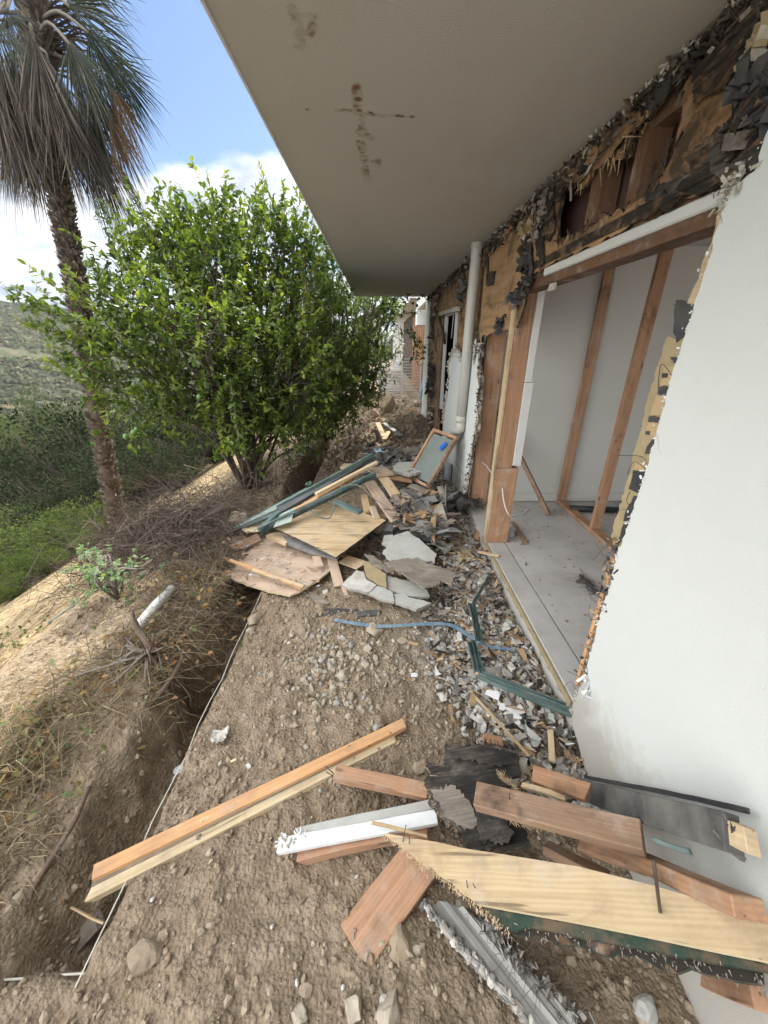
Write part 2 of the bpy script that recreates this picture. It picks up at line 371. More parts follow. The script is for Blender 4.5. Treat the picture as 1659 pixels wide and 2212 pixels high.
# ground: colour by place, all procedural
m, t, b, o = mk('dirt', .95, .15)
v = co(t, 'World')
n1 = nse(t, v, 1.3, 8, .6); n2 = nse(t, v, 14, 7, .7); n3 = nse(t, v, 90, 3, .6)
brown = ramp(t, n2, [(.30, (.125, .095, .066)), (.5, (.26, .203, .146)), (.72, (.40, .33, .25))])
brown = mixc(t, ramp(t, n1, [(.35, (0,)), (.65, (.55,))]), brown, (.27, .21, .145))
grey = ramp(t, n2, [(.3, (.20, .175, .145)), (.6, (.36, .33, .285)), (.8, (.47, .44, .39))])
straw = ramp(t, nse(t, co(t, 'World', (1, 1.7, 1)), 22, 8, .75), [(.3, (.20, .14, .08)), (.5, (.37, .28, .165)), (.7, (.50, .40, .25))])
farc = ramp(t, nse(t, v, .09, 9, .65), [(.35, (.045, .055, .028)), (.5, (.08, .085, .045)), (.65, (.14, .12, .075))])
c = mixc(t, attr(t, 'grey'), brown, grey); c = mixc(t, attr(t, 'straw'), c, straw); c = mixc(t, attr(t, 'far'), c, farc)
sp = t.nodes.new('ShaderNodeTexVoronoi'); sp.inputs['Scale'].default_value = 70; t.links.new(v, sp.inputs[0])
c = mixc(t, ramp(t, sp.outputs['Distance'], [(.10, (.55,)), (.2, (0,))]), c, (.42, .37, .30))
setc(t, b, c)
hb = mth(t, 'ADD', mth(t, 'MULTIPLY', n2, .6), mth(t, 'MULTIPLY', n3, .5))
hb = mth(t, 'SUBTRACT', hb, mth(t, 'MULTIPLY', sp.outputs['Distance'], .5))
bump(t, b, hb, .9, .02); MAT['dirt'] = m
# stained soffit plaster
# white wall: dirt splashed up from the ground, faint scuffs and hairlines
m = MAT['stucco_white']; t = m.node_tree; b = [n for n in t.nodes if n.type == 'BSDF_PRINCIPLED'][0]
base = b.inputs['Base Color'].links[0].from_socket; v = co(t, 'World')
g_ = t.nodes.new('ShaderNodeSeparateXYZ'); t.links.new(v, g_.inputs[0])
hgt = mth(t, 'ADD', g_.outputs[2], mth(t, 'MULTIPLY', nse(t, v, 9, 7, .7), -.55))
c = mixc(t, mth(t, 'MULTIPLY', ramp(t, hgt, [(0.0, (1,)), (.22, (0,))]), .5), base, (.27, .215, .155))
ed = t.nodes.new('ShaderNodeTexVoronoi'); ed.feature = 'DISTANCE_TO_EDGE'; ed.inputs['Scale'].default_value = 1.1
vv = t.nodes.new('ShaderNodeMix'); vv.data_type = 'VECTOR'; vv.inputs[0].default_value = .18; t.links.new(v, vv.inputs[4]); nn_ = t.nodes.new('ShaderNodeTexNoise'); nn_.inputs['Scale'].default_value = 3; nn_.inputs['Detail'].default_value = 6; t.links.new(v, nn_.inputs[0]); t.links.new(nn_.outputs[1], vv.inputs[5]); t.links.new(vv.outputs[1], ed.inputs[0])
ck = mth(t, 'MULTIPLY', ramp(t, ed.outputs['Distance'], [(.0, (1,)), (.0022, (0,))]), ramp(t, nse(t, v, 1.7, 3), [(.52, (0,)), (.62, (.45,))]))
c = mixc(t, ck, c, (.25, .24, .22))
sf = ramp(t, nse(t, co(t, 'World', (1, 9, 2.5), rot=(.5, 0, 0)), 5, 8, .7), [(.665, (0,)), (.72, (.35,))]); c = mixc(t, sf, c, (.36, .35, .33))
setc(t, b, c)
m, t, b, o = mk('soffit_plaster', .95, .1)
v = co(t, 'World'); n = nse(t, v, 1.1, 6, .6)
c = mixc(t, n, (.46, .455, .43), (.54, .535, .51))
c = mixc(t, mth(t, 'MULTIPLY', ramp(t, nse(t, co(t, 'World', (1, .35, 1)), 2.2, 7, .65), [(.50, (0,)), (.72, (1,))]), .22), c, (.30, .265, .215))
c = mixc(t, attr(t, 'stain'), c, (.20, .125, .07))
setc(t, b, c); bump(t, b, nse(t, v, 160, 5, .6), .7, .004); MAT['soffit_plaster'] = m
plain('clod', (.255, .20, .145), .95, .1, .3, 9, .6, 60)
plain('clod_pale', (.34, .28, .21), .95, .1, .3, 9, .6, 60)
plain('chip_white', (.54, .53, .50), .9, .2, .3, 20, .4, 60, dirt=.75, dirtc=(.34, .31, .27))
plain('chip_grey', (.34, .33, .31), .9, .2, .2, 20, .4, 60, dirt=.5, dirtc=(.24, .21, .17))
plain('felt_grey', (.17, .17, .175), .9, .15, .2, 12, .5, 50, dirt=.4, dirtc=(.28, .27, .25))
plain('wood_chip', (.34, .23, .135), .85, .15, .3, 20)
# ---------------------------------------------------------------- geometry helpers
def boxmesh(name, lo, hi, mat, seg=1, warp=0, bev=.002, rough_end=0, seed=0):
    """box in local coordinates, long axis X, cut into seg pieces, edges eased"""
    bm = bmesh.new(); r = random.Random(seed)
    lo = Vector(lo); hi = Vector(hi)
    rings = []
    ph = r.uniform(0, 6)
    for i in range(seg+1):
        f = i/seg; x = lo.x+(hi.x-lo.x)*f
        oy = math.sin(f*3.1+ph)*warp; oz = math.sin(f*2.3+ph*1.7)*warp
        ring = []
        for (yy, zz) in ((lo.y, lo.z), (hi.y, lo.z), (hi.y, hi.z), (lo.y, hi.z)):
            dx = r.uniform(-rough_end, rough_end) if i in (0, seg) else 0
            ring.append(bm.verts.new((x+dx, yy+oy+r.uniform(-1, 1)*warp*.15, zz+oz)))
        rings.append(ring)
    for a, b in zip(rings, rings[1:]):
        for k in range(4): bm.faces.new((a[k], a[(k+1) % 4], b[(k+1) % 4], b[k]))
    bm.faces.new(rings[0][::-1]); bm.faces.new(rings[-1])
    bmesh.ops.recalc_face_normals(bm, faces=bm.faces)
    if bev:
        ed = [e for e in bm.edges if len(e.link_faces) == 2 and e.calc_face_angle(0) > .8]
        bmesh.ops.bevel(bm, geom=ed, offset=bev, segments=1, affect='EDGES')
    me = bpy.data.meshes.new(name); bm.to_mesh(me); bm.free(); me.materials.append(mat if not isinstance(mat, str) else MAT[mat])
    return me
def frame(X, up):
    X = X.normalized(); Z = (up-X*up.dot(X)).normalized(); Y = Z.cross(X)
    return X, Y, Z
def board(name, A, B, w, t, mat, up=(0, 0, 1), seg=6, warp=.003, bev=.002, rough_end=.004, parent=None, label=None, cat=None, group=None, center=False, seed=None):
    """A, B: world points on the middle of the top face (or of the axis when center)"""
    A = Vector(A); B = Vector(B); X, Y, Z = frame(B-A, Vector(up)); Ln = (B-A).length
    M = Matrix((X, Y, Z)).transposed().to_4x4(); c = (A+B)/2 - (Vector() if center else Z*(t/2))
    M.translation = c
    me = boxmesh(name, (-Ln/2, -w/2, -t/2), (Ln/2, w/2, t/2), mat, seg, warp, min(bev, t*.2), rough_end, seed if seed is not None else int(abs(A.x*731+A.y*377)*10) % 9999)
    o = link(name, me, parent, M)
    return tag(o, label, cat, group)
def abox(name, lo, hi, mat, parent=None, bev=.002, axis=0, warp=0, seg=1):
    """world axis-aligned box whose wood grain follows the given axis"""
    lo = Vector(lo); hi = Vector(hi); c = (lo+hi)/2; d = (hi-lo)/2
    if axis == 0: M = Matrix.Identity(4); e = d
    elif axis == 1: M = Matrix(((0, -1, 0), (1, 0, 0), (0, 0, 1))).to_4x4(); e = Vector((d.y, d.x, d.z))
    else: M = Matrix(((0, 0, -1), (0, 1, 0), (1, 0, 0))).to_4x4(); e = Vector((d.z, d.y, d.x))
    M.translation = c
    me = boxmesh(name, -e, e, mat, seg, warp, min(bev, min(e)*.3))
    return link(name, me, parent, M)
def rag(pts, step=.03, amp=.01, seed=1, skip=()):
    """subdivide a closed outline and make it ragged; edges whose start index is in skip stay straight"""
    r = random.Random(seed); out = []
    n = len(pts)
    for i in range(n):
        a = Vector(pts[i]); b = Vector(pts[(i+1) % n]); L_ = (b-a).length
        out.append(a)
        if i in skip: continue
        k = max(1, int(L_/step)); nrm = Vector((-(b-a).y, (b-a).x)).normalized() if L_ else Vector((0, 0))
        for j in range(1, k):
            f = (j+r.uniform(-.3, .3))/k
            out.append(a.lerp(b, f)+nrm*r.gauss(0, amp)+(b-a)/k*r.uniform(-.15, .15))
    return out
def slab(name, pts, t, mat, M, parent=None, holes=(), rag_step=.03, rag_amp=0, seed=1, skip=(), bump_=0, label=None, cat=None, group=None, side=None):
    """flat sheet with thickness; pts are local x,y; it reaches from local z=0 down to -t"""
    if rag_amp:
        pts = rag(pts, rag_step, rag_amp, seed, skip); holes = [rag(h, rag_step, rag_amp, seed+7+i) for i, h in enumerate(holes)]
    loops = [[Vector((p[0], p[1], 0)) for p in lp] for lp in [pts]+list(holes)]
    tri = tessellate_polygon(loops)
    flat = [v for lp in loops for v in lp]; n = len(flat)
    bm = bmesh.new(); r = random.Random(seed)
    zs = [r.uniform(-bump_, bump_) for _ in flat]
    top = [bm.verts.new((v.x, v.y, zs[i])) for i, v in enumerate(flat)]; bot = [bm.verts.new((v.x, v.y, zs[i]-t)) for i, v in enumerate(flat)]
    for a, b, c in tri:
        try:
            bm.faces.new((top[a], top[b], top[c])); bm.faces.new((bot[c], bot[b], bot[a]))
        except ValueError: pass
    k = 0; sides = []
    for lp in loops:
        m_ = len(lp)
        for i in range(m_):
            a, b = k+i, k+(i+1) % m_
            try: sides.append(bm.faces.new((top[a], bot[a], bot[b], top[b])))
            except ValueError: pass
        k += m_
    bmesh.ops.recalc_face_normals(bm, faces=bm.faces)
    if side:
        for f in sides: f.material_index = 1
    me = bpy.data.meshes.new(name); bm.to_mesh(me); bm.free(); me.materials.append(MAT[mat])
    if side: me.materials.append(MAT[side])
    return tag(link(name, me, parent, M), label, cat, group)
def wallM(x):    # local x = world y, local y = world z, local -z = inside the wall
    return Matrix(((0, 0, -1, x), (1, 0, 0, 0), (0, 1, 0, 0), (0, 0, 0, 1)))
def WL(pxs, x=1.0): return [(lambda p: (p.y, p.z))(PX(a, b, x)) for a, b in pxs]
def planeM(o, X, up):
    X, Y, Z = frame(Vector(X), Vector(up)); M = Matrix((X, Y, Z)).transposed().to_4x4(); M.translation = Vector(o); return M
def sheet(name, pxs, t, mat, c, slope=(0, 0), grain=(1, 0), **k):
    """sheet of board lying on the world plane z = c + sx*x + sy*y; its corners are where the sight lines meet that plane"""
    n = Vector((-slope[0], -slope[1], 1)).normalized(); p0 = Vector((0, 0, c)); W = []
    for a, b in pxs:
        d = ray(a, b); W.append(O+d*((p0-O).dot(n)/d.dot(n)))
    m = sum(W, Vector())/len(W)
    M = planeM(m, (grain[0], grain[1], slope[0]*grain[0]+slope[1]*grain[1]), n); Mi = M.inverted()
    return slab(name, [tuple((Mi@w_)[:2]) for w_ in W], t, mat, M, **k)
def bq(name, e1a, e1b, e2a, e2b, z1, z2, t, mat, label=None, cat=None, group=None, parent=None, up=None, P1=None, P2=None, **k):
    """board whose top face shows the corners e1a, e1b (one end) and e2a, e2b (other end) at heights z1, z2"""
    f1 = P1 or (lambda a, b: PZ(a, b, z1)); f2 = P2 or (lambda a, b: PZ(a, b, z2))
    a, b, c, d = f1(*e1a), f1(*e1b), f2(*e2a), f2(*e2b); A = (a+b)/2; B = (c+d)/2; X = (B-A).normalized()
    w1 = (b-a)-X*(b-a).dot(X); w2 = (d-c)-X*(d-c).dot(X); w_ = (w1.length+w2.length)/2
    if up is None:
        wv = w1+w2; up = X.cross(wv); up = up if up.z > 0 else -up
    return board(name, A, B, w_, t, mat, up=up, parent=parent, label=label, cat=cat, group=group, **k)
def crumple(name, c, size, mat, amp=.3, seed=1, n=22, label=None, cat=None, group=None, rot=0, tilt=(0, 0), ragged=.12, thick=.004):
    """crumpled sheet"""
    rs = np.random.RandomState(seed); u = np.linspace(-.5, .5, n); U, V_ = np.meshgrid(u, u); X = U*size[0]; Y = V_*size[1]
    edge = 1+ragged*fbm(np.arctan2(U, V_)*2+seed, U*0+seed, .6, 3)*2
    X = X*edge; Y = Y*edge
    r1 = 1-np.abs(fbm(X+seed*3.1, Y, max(size)*.45, 3))*2; Z = r1*amp*max(size)*.5+fbm(X, Y+seed, max(size)*.16, 2)*amp*max(size)*.2+X*tilt[0]+Y*tilt[1]
    X = X+fbm(X+5, Y+seed, max(size)*.3, 2)*amp*max(size)*.3
    P = np.stack([X, Y, Z], -1).reshape(-1, 3); i = np.arange(n-1)[None]+np.arange(n-1)[:, None]*n
    Fq = np.stack([i, i+1, i+n+1, i+n], -1).reshape(-1, 4); m_ = n*n
    P2 = P-np.array([0, 0, thick]); bd = [(k, k+1) for k in range(n-1)]+[(n-1+k*n, n-1+(k+1)*n) for k in range(n-1)]+[(m_-1-k, m_-2-k) for k in range(n-1)]+[((n-1-k)*n, (n-2-k)*n) for k in range(n-1)]
    side = np.array([(a, a+m_, b+m_, b) for a, b in bd])
    me = mesh_np(name, np.concatenate([P, P2]), np.concatenate([Fq, Fq[:, ::-1]+m_, side]), MAT[mat], False)
    return tag(link(name, me, None, Matrix.Translation(Vector(c))@Matrix.Rotation(rot, 4, 'Z')), label, cat, group)
def tube(name, pts, rad, mat, parent=None, sides=8, label=None, cat=None, group=None, smooth=True, cap=True):
    """round tube along world points; rad is one number or one per point"""
    pts = [Vector(p) for p in pts]; n = len(pts); rad = [rad]*n if isinstance(rad, (int, float)) else rad
    c0 = pts[0].copy(); V = []; prev = None
    for i, p in enumerate(pts):
        d = (pts[min(i+1, n-1)]-pts[max(i-1, 0)]).normalized()
        if prev is None: a = d.orthogonal().normalized()
        else: a = (prev-d*prev.dot(d)).normalized()
        prev = a; b = d.cross(a)
        for k in range(sides):
            th = 2*math.pi*k/sides; V.append(p-c0+(a*math.cos(th)+b*math.sin(th))*rad[i])
    Fq = [(i*sides+k, i*sides+(k+1) % sides, (i+1)*sides+(k+1) % sides, (i+1)*sides+k) for i in range(n-1) for k in range(sides)]
    Fs = [np.array(Fq)]
    if cap:
        Fs.append(np.array([list(range(sides))[::-1], [(n-1)*sides+k for k in range(sides)]]))
    me = mesh_np(name, [tuple(v) for v in V], Fs, MAT[mat], smooth)
    return tag(link(name, me, parent, Matrix.Translation(c0)), label, cat, group)
def curve_pts(P, n=8):
    """Catmull-Rom through points"""
    P = [Vector(p) for p in P]; Q = [P[0]]+P+[P[-1]]; out = []
    for i in range(1, len(Q)-2):
        for j in range(n):
            t = j/n; a, b, c, d = Q[i-1], Q[i], Q[i+1], Q[i+2]
            out.append(.5*((2*b)+(c-a)*t+(2*a-5*b+4*c-d)*t*t+(3*b-a-3*c+d)*t**3))
    out.append(P[-1]); return out
def rotm(n, rs, tilt=None):
    """n random rotation matrices; tilt limits how far z leans from vertical"""
    if tilt is None:
        q = rs.normal(size=(n, 4)); q /= np.linalg.norm(q, axis=1)[:, None]
        w_, x, y, z = q.T
    else:
        az = rs.rand(n)*2*np.pi; th = np.abs(rs.normal(size=n))*tilt; sp = rs.rand(n)*2*np.pi
        # q = tilt about horizontal axis, then spin
        w1, x1, y1 = np.cos(th/2), np.sin(th/2)*np.cos(az), np.sin(th/2)*np.sin(az); w2, z2 = np.cos(sp/2), np.sin(sp/2)
        w_, x, y, z = w1*w2, x1*w2+y1*z2, y1*w2-x1*z2, w1*z2
    return np.stack([1-2*(y*y+z*z), 2*(x*y-w_*z), 2*(x*z+w_*y), 2*(x*y+w_*z), 1-2*(x*x+z*z), 2*(y*z-w_*x), 2*(x*z-w_*y), 2*(y*z+w_*x), 1-2*(x*x+y*y)], 1).reshape(n, 3, 3)
_t = (1+5**.5)/2
ICO_V = np.array([(-1, _t, 0), (1, _t, 0), (-1, -_t, 0), (1, -_t, 0), (0, -1, _t), (0, 1, _t), (0, -1, -_t), (0, 1, -_t), (_t, 0, -1), (_t, 0, 1), (-_t, 0, -1), (-_t, 0, 1)])/1.9
ICO_F = np.array([(0, 11, 5), (0, 5, 1), (0, 1, 7), (0, 7, 10), (0, 10, 11), (1, 5, 9), (5, 11, 4), (11, 10, 2), (10, 7, 6), (7, 1, 8), (3, 9, 4), (3, 4, 2), (3, 2, 6), (3, 6, 8), (3, 8, 9), (4, 9, 5), (2, 4, 11), (6, 2, 10), (8, 6, 7), (9, 8, 1)])
BOX_V = np.array([(-1, -1, -1), (1, -1, -1), (1, 1, -1), (-1, 1, -1), (-1, -1, 1), (1, -1, 1), (1, 1, 1), (-1, 1, 1)])*.5
BOX_F = np.array([(0, 3, 2, 1), (4, 5, 6, 7), (0, 1, 5, 4), (1, 2, 6, 5), (2, 3, 7, 6), (3, 0, 4, 7)])
def scatter(name, P, size, mats, kind='stone', jit=.28, asp=(1, 1, 1), seed=3, tilt=None, parent=None, mi=None, **tg):
    """one mesh of many small solids at points P (n,3); size (n,)"""
    rs = np.random.RandomState(seed); n = len(P); P = np.asarray(P, float)
    bv, bf = (ICO_V, ICO_F) if kind == 'stone' else (BOX_V, BOX_F)
    k = len(bv); V = np.repeat(bv[None], n, 0)*(1+rs.uniform(-jit, jit, size=(n, k, 1)))
    if kind != 'stone': V[:, :, :2] += rs.uniform(-jit, jit, size=(n, 4, 2))[:, [0, 1, 2, 3, 0, 1, 2, 3]]
    A = np.array(asp)*(1+rs.uniform(-.35, .5, size=(n, 3))); V = V*A[:, None]*np.asarray(size)[:, None, None]
    V = np.einsum('nij,nkj->nki', rotm(n, rs, tilt), V)+P[:, None]
    Fc = (bf[None]+np.arange(n)[:, None, None]*k).reshape(-1, bf.shape[1])
    mi_ = None
    if len(mats) > 1:
        mm = rs.randint(0, len(mats), n) if mi is None else mi
        mi_ = np.repeat(mm, len(bf))
    me = mesh_np(name, V.reshape(-1, 3), Fc, mats=[MAT[m] for m in mats], mi=mi_)
    o = link(name, me, parent)
    if parent is not None: tg['kind'] = 'stuff'
    return tag(o, **tg)
def leaves(name, P, D, size, mat, rs, width=.42, up=None, fold=.25, rnd=None, parent=None, mw=None, curl=.2):
    """leaf-shaped faces: base points P, directions D, lengths size. Each leaf is two rows of quads folded on its midrib"""
    n = len(P); D = D/np.linalg.norm(D, axis=1)[:, None]
    U = rs.normal(size=(n, 3)) if up is None else up+rs.normal(size=(n, 3))*.45
    Sd = np.cross(D, U); Sd /= np.linalg.norm(Sd, axis=1)[:, None]+1e-9; Nn = np.cross(Sd, D)
    prof = [(0, 0, 0), (.33, 1, 0), (.72, .8, -.5), (1, 0, -1)]
    V = []
    s = size[:, None]
    for (f, wd, cz) in prof:
        base = P+D*s*f+Nn*s*curl*cz*.5
        if wd == 0: V.append(base)
        else:
            V.append(base); V.append(base+Sd*s*width*.5*wd+Nn*s*fold*.3*wd); V.append(base-Sd*s*width*.5*wd+Nn*s*fold*.3*wd)
    V = np.stack(V, 1)          # 0 base,1 m1,2 l1,3 r1,4 m2,5 l2,6 r2,7 tip
    T = np.array([(0, 2, 1), (0, 1, 3), (4, 5, 7), (4, 7, 6)]); Q = np.array([(1, 2, 5, 4), (1, 4, 6, 3)])
    off = np.arange(n)[:, None, None]*8
    r = rs.rand(n) if rnd is None else rnd
    me = mesh_np(name, V.reshape(-1, 3), [(T[None]+off).reshape(-1, 3), (Q[None]+off).reshape(-1, 4)], MAT[mat], False, {'rnd': np.repeat(r, 8)})
    return link(name, me, parent, mw)
def twigs(name, A, B, ra, rb, mat, parent=None, rnd=None, mw=None, mid=None):
    """many thin tapered sticks (3-sided), optionally bent through mid; one mesh"""
    A = np.asarray(A); B = np.asarray(B); n = len(A); ra = np.broadcast_to(ra, n); rb = np.broadcast_to(rb, n)
    D = B-A; D /= np.linalg.norm(D, axis=1)[:, None]+1e-9; R_ = np.where(np.abs(D[:, 2:3]) > .9, np.array([[1., 0, 0]]), np.array([[0, 0, 1.]]))
    X = np.cross(D, R_); X /= np.linalg.norm(X, axis=1)[:, None]+1e-9; Y = np.cross(D, X)
    rings = [(A, ra)]+([(mid, (ra+rb)/2)] if mid is not None else [])+[(B, rb)]
    V = []
    for P, r in rings:
        for k in range(3):
            th = 2.0944*k; V.append(P+(X*math.cos(th)+Y*math.sin(th))*r[:, None])
    V = np.stack(V, 1); m_ = V.shape[1]
    q = [(i*3+k, i*3+(k+1) % 3, i*3+3+(k+1) % 3, i*3+3+k) for i in range(len(rings)-1) for k in range(3)]
    Fq = (np.array(q)[None]+np.arange(n)[:, None, None]*m_).reshape(-1, 4)
    me = mesh_np(name, V.reshape(-1, 3), Fq, MAT[mat], False, {'rnd': np.repeat(np.random.RandomState(3).rand(n) if rnd is None else rnd, m_)})
    return link(name, me, parent, mw)
def rock(name, p, s, mat, label, seed=0, flat=.7, rot=0, group='loose rocks on the dirt', sink=.3, asp=1.0, cat='rock'):
    bm = bmesh.new(); bmesh.ops.create_icosphere(bm, subdivisions=3, radius=1)
    r = random.Random(seed); off = Vector((r.uniform(0, 50), r.uniform(0, 50), r.uniform(0, 50)))
    pl = [(Vector((r.gauss(0, 1), r.gauss(0, 1), r.gauss(0, .7))).normalized(), r.uniform(.50, .80)) for _ in range(15)]
    for v in bm.verts:
        c = v.co.copy()
        for nn, dd in pl:
            e = c.dot(nn)-dd
            if e > 0: c -= nn*e*.97
        c *= 1+.16*mnoise.noise(v.co*1.7+off)+.07*mnoise.noise(v.co*5+off)+.035*mnoise.noise(v.co*12+off)
        v.co = Vector((c.x*s*asp, c.y*s, c.z*s*flat))
    me = bpy.data.meshes.new(name); bm.to_mesh(me); bm.free(); me.materials.append(MAT[mat])
    o = link(name, me, None, Matrix.Translation(Vector(p)+Vector((0, 0, s*flat*(1-sink*2)*.8)))@Matrix.Rotation(rot, 4, 'Z'))
    return tag(o, label, cat, group)
# ---------------------------------------------------------------- ground: one sheet to the horizon
def axis_pts(segs):
    out = [segs[0][0]]
    for a, b, s in segs:
        n = max(1, int(round((b-a)/s))); out += list(np.linspace(a, b, n+1)[1:])
    return np.array(out)
gx = axis_pts([(-420, -240, 6), (-240, -90, 3), (-90, -30, 2), (-30, -10, .6), (-10, -4, .15), (-4, -1.7, .04), (-1.7, 1.05, .0135), (1.05, 1.3, .05), (1.3, 12, .8), (12, 60, 6)])
gy = axis_pts([(-60, -10, 5), (-10, -1, .6), (-1, .15, .05), (.15, 3.6, .0135), (3.6, 6.5, .03), (6.5, 14, .07), (14, 40, .5), (40, 120, 2.5), (120, 520, 6)])
GX, GY = np.meshgrid(gx, gy)
GZ = H(GX, GY)
GZ = np.where(GX > 1.06, np.where(GX < 30, np.minimum(GZ, -.02), GZ), GZ)
V = np.stack([GX, GY, GZ], -1).reshape(-1, 3)
nx, ny = len(gx), len(gy)
i = np.arange(nx-1)[None]+np.arange(ny-1)[:, None]*nx
Fq = np.stack([i, i+1, i+nx+1, i+nx], -1).reshape(-1, 4)
gr = (np.exp(-((GX-.35)/.28)**2-((GY-1.95)/.35)**2)*.8+sstep(.45, .75, GX+fbm(GX, GY, .3)*.2)*sstep(1.1, 1.5, GY)*(1-sstep(6.5, 8, GY))
      + .6*sstep(.0, .45, GX)*sstep(2.4, 3.2, GY)*(1-sstep(5.5, 6.5, GY)))
gr = np.clip(gr+fbm(GX, GY, .2)*.15*(gr > .05), 0, 1)
st = sstep(-2.1, -2.6, GX+fbm(GX, GY, .4)*.25)*(1-sstep(-5, -8, GX)*0)
fr = sstep(-4.5, -9, GX)+sstep(40, 60, GY)
me = mesh_np('ground', V, Fq, MAT['dirt'], True, {'grey': gr.ravel(), 'straw': st.ravel(), 'far': np.clip(fr, 0, 1).ravel()})
g = link('ground', me); tag(g, kind='structure')
# ---------------------------------------------------------------- house
house = empty('house', (1, 3, 0), 'long white stucco house with its wall torn open to rotten plywood and bare studs', 'house')
hp = house
# near white wall
nearw = WL([(1659, 280), (1629, 370), (1600, 392), (1580, 402), (1569, 425), (1554, 480), (1529, 565), (1517, 603), (1494, 678), (1449, 818), (1414, 948), (1394, 1018),
            (1369, 1098), (1329, 1208), (1317, 1268), (1292, 1341), (1262, 1465), (1245, 1505), (1234, 1560), (1250, 1610), (1268, 1680), (1276, 1760)], .97)
nearw = [(nearw[0][0]-.02, 2.75), ]+nearw+[(nearw[-1][0]+.01, -.3), (-3.0, -.3), (-3.0, 2.75)]
nw = len(nearw)
slab('stucco_wall', nearw, .03, 'stucco_white', wallM(.97), hp, rag_step=.014, rag_amp=.0035, skip=(0, nw-4, nw-3, nw-2, nw-1), seed=4, side='plaster_torn')
abox('wall_core', (1.003, -3.0, -.3), (1.10, 1.20, 2.74), 'fir_old', hp)
# torn plaster lips hanging along the near wall's edge
def edgepts(poly, n, sd, x, jit=.01):
    r = np.random.RandomState(sd); poly = np.array(poly); seg = np.linalg.norm(np.diff(poly, axis=0), axis=1); c = np.concatenate([[0], np.cumsum(seg)])
    u = np.sort(r.rand(n))*c[-1]; ys = np.interp(u, c, poly[:, 0]); zs = np.interp(u, c, poly[:, 1])
    return np.stack([np.full(n, x)+r.normal(size=n)*.006, ys+r.normal(size=n)*jit, zs+r.normal(size=n)*jit], 1)
eds = nearw[1:23]
scatter('torn_plaster', edgepts(eds, 130, 2, .965, .004), RN.uniform(.004, .011, 130), ['plaster_torn', 'paint_white'], 'box', .3, (.3, .5, 1.1), 5, parent=hp)
# sheathing above the opening with the hole that shows the framing
Z2 = lambda a, b: (829.5+.5*a, .5*b)
Z4 = lambda a, b: (829.5+.5*a, 603.5+.5*b)
hole = WL([Z2(*p) for p in [(745, 1050), (750, 960), (765, 880), (795, 790), (835, 800), (868, 812), (890, 770), (920, 735), (1010, 690), (1060, 680), (1072, 620), (1085, 560), (1140, 515), (1215, 400), (1300, 365), (1290, 470), (1270, 560), (1240, 690), (1200, 760), (1150, 850), (1020, 900), (850, 1000)]])
hd = WL([(1150, 592), (1330, 506), (1440, 452), (1548, 398), (1600, 372), (1659, 345)])
p1 = [(WL([(1150, 470)])[0][0], 2.745)]+hd+[(-.3, hd[-1][1]), (-.3, 2.745)]
slab('plywood_sheathing', p1, .016, 'ply_wall', wallM(1.0), hp, [hole], rag_step=.03, rag_amp=.008, seed=8, skip=(0, len(p1)-1, len(p1)-2, len(p1)-3), side='ply_wall_mold')
# splintered ply along the hole
def splinters(name, poly, n, L_, mat, sd, x=.99, dirn=(0, .25, -.8), spread=.7):
    P = edgepts(poly+[poly[0]], n, sd, x, .012); r = np.random.RandomState(sd)
    D = np.array(dirn)+r.normal(size=(n, 3))*spread; D[:, 0] *= .35; D /= np.linalg.norm(D, axis=1)[:, None]
    ln = r.uniform(.3, 1, n)*L_; return tag(twigs(name, P-D*ln[:, None]*.4, P+D*ln[:, None]*.6, r.uniform(.0015, .006, n), .0008, mat, hp, rnd=r.rand(n)), kind='stuff')
splinters('wood_splinter', hole[4:14], 45, .10, 'stick', 3)
splinters('wood_splinter', hole, 90, .06, 'ply_wall_mold', 4)
# framing seen through the hole
abox('cavity_panel', (1.125, 1.0, 2.28), (1.13, 4.0, 2.745), 'red_panel', hp)
for a, b in ((Z2(862, 985), Z2(906, 965)), (Z2(1040, 880), Z2(1085, 860))):
    ya = PX(*a, 1.02).y; yb = PX(*b, 1.02).y
    abox('stud', (1.02, min(ya, yb), 2.30), (1.11, max(ya, yb), 2.74), 'fir_stud', hp, axis=2)
q = PX(*Z2(1250, 455), 1.03); abox('blocking', (1.03, 1.35, q.z-.02), (1.10, 1.93, q.z+.05), 'fir_stud', hp, axis=1)
zt = WL([(1184, 583)])[0][1]
# header beam below the sheathing and white door casing
zh = PX(1350, 512, 1.02).z
abox('header_beam', (1.019, 1.30, zh-.075), (1.12, 3.16, zh+.055), 'fir_stud', hp, axis=1)
abox('bottom_plate', (.996, 1.5, zh+.03), (1.018, 3.18, zh+.075), 'ply_wall_mold', hp, axis=1)
cz = PX(1360, 509, 1.0).z-.03
c1 = PX(1185, 586, 1.03); c2 = PX(1542, 428, 1.03)
abox('door_casing', (1.00, c2.y-.1, c2.z-.035), (1.055, c1.y, c2.z+.008), 'casing_white', hp, axis=1, bev=.006)
# plywood panel with the loud grain
p3 = [(PX(1036, 700, 1.0).y, 2.745), (WL([(1150, 470)])[0][0]-.002, 2.745)]+WL([(1148, 592), (1138, 640), (1128, 680), (1118, 708), (1085, 714), (1052, 724), (1049, 742), (1046, 760), (1034, 764)])
slab('plywood_panel', p3, .016, 'ply_grain', wallM(.992), hp, rag_step=.04, rag_amp=.006, seed=18, skip=(0,), side='ply_wall_mold')
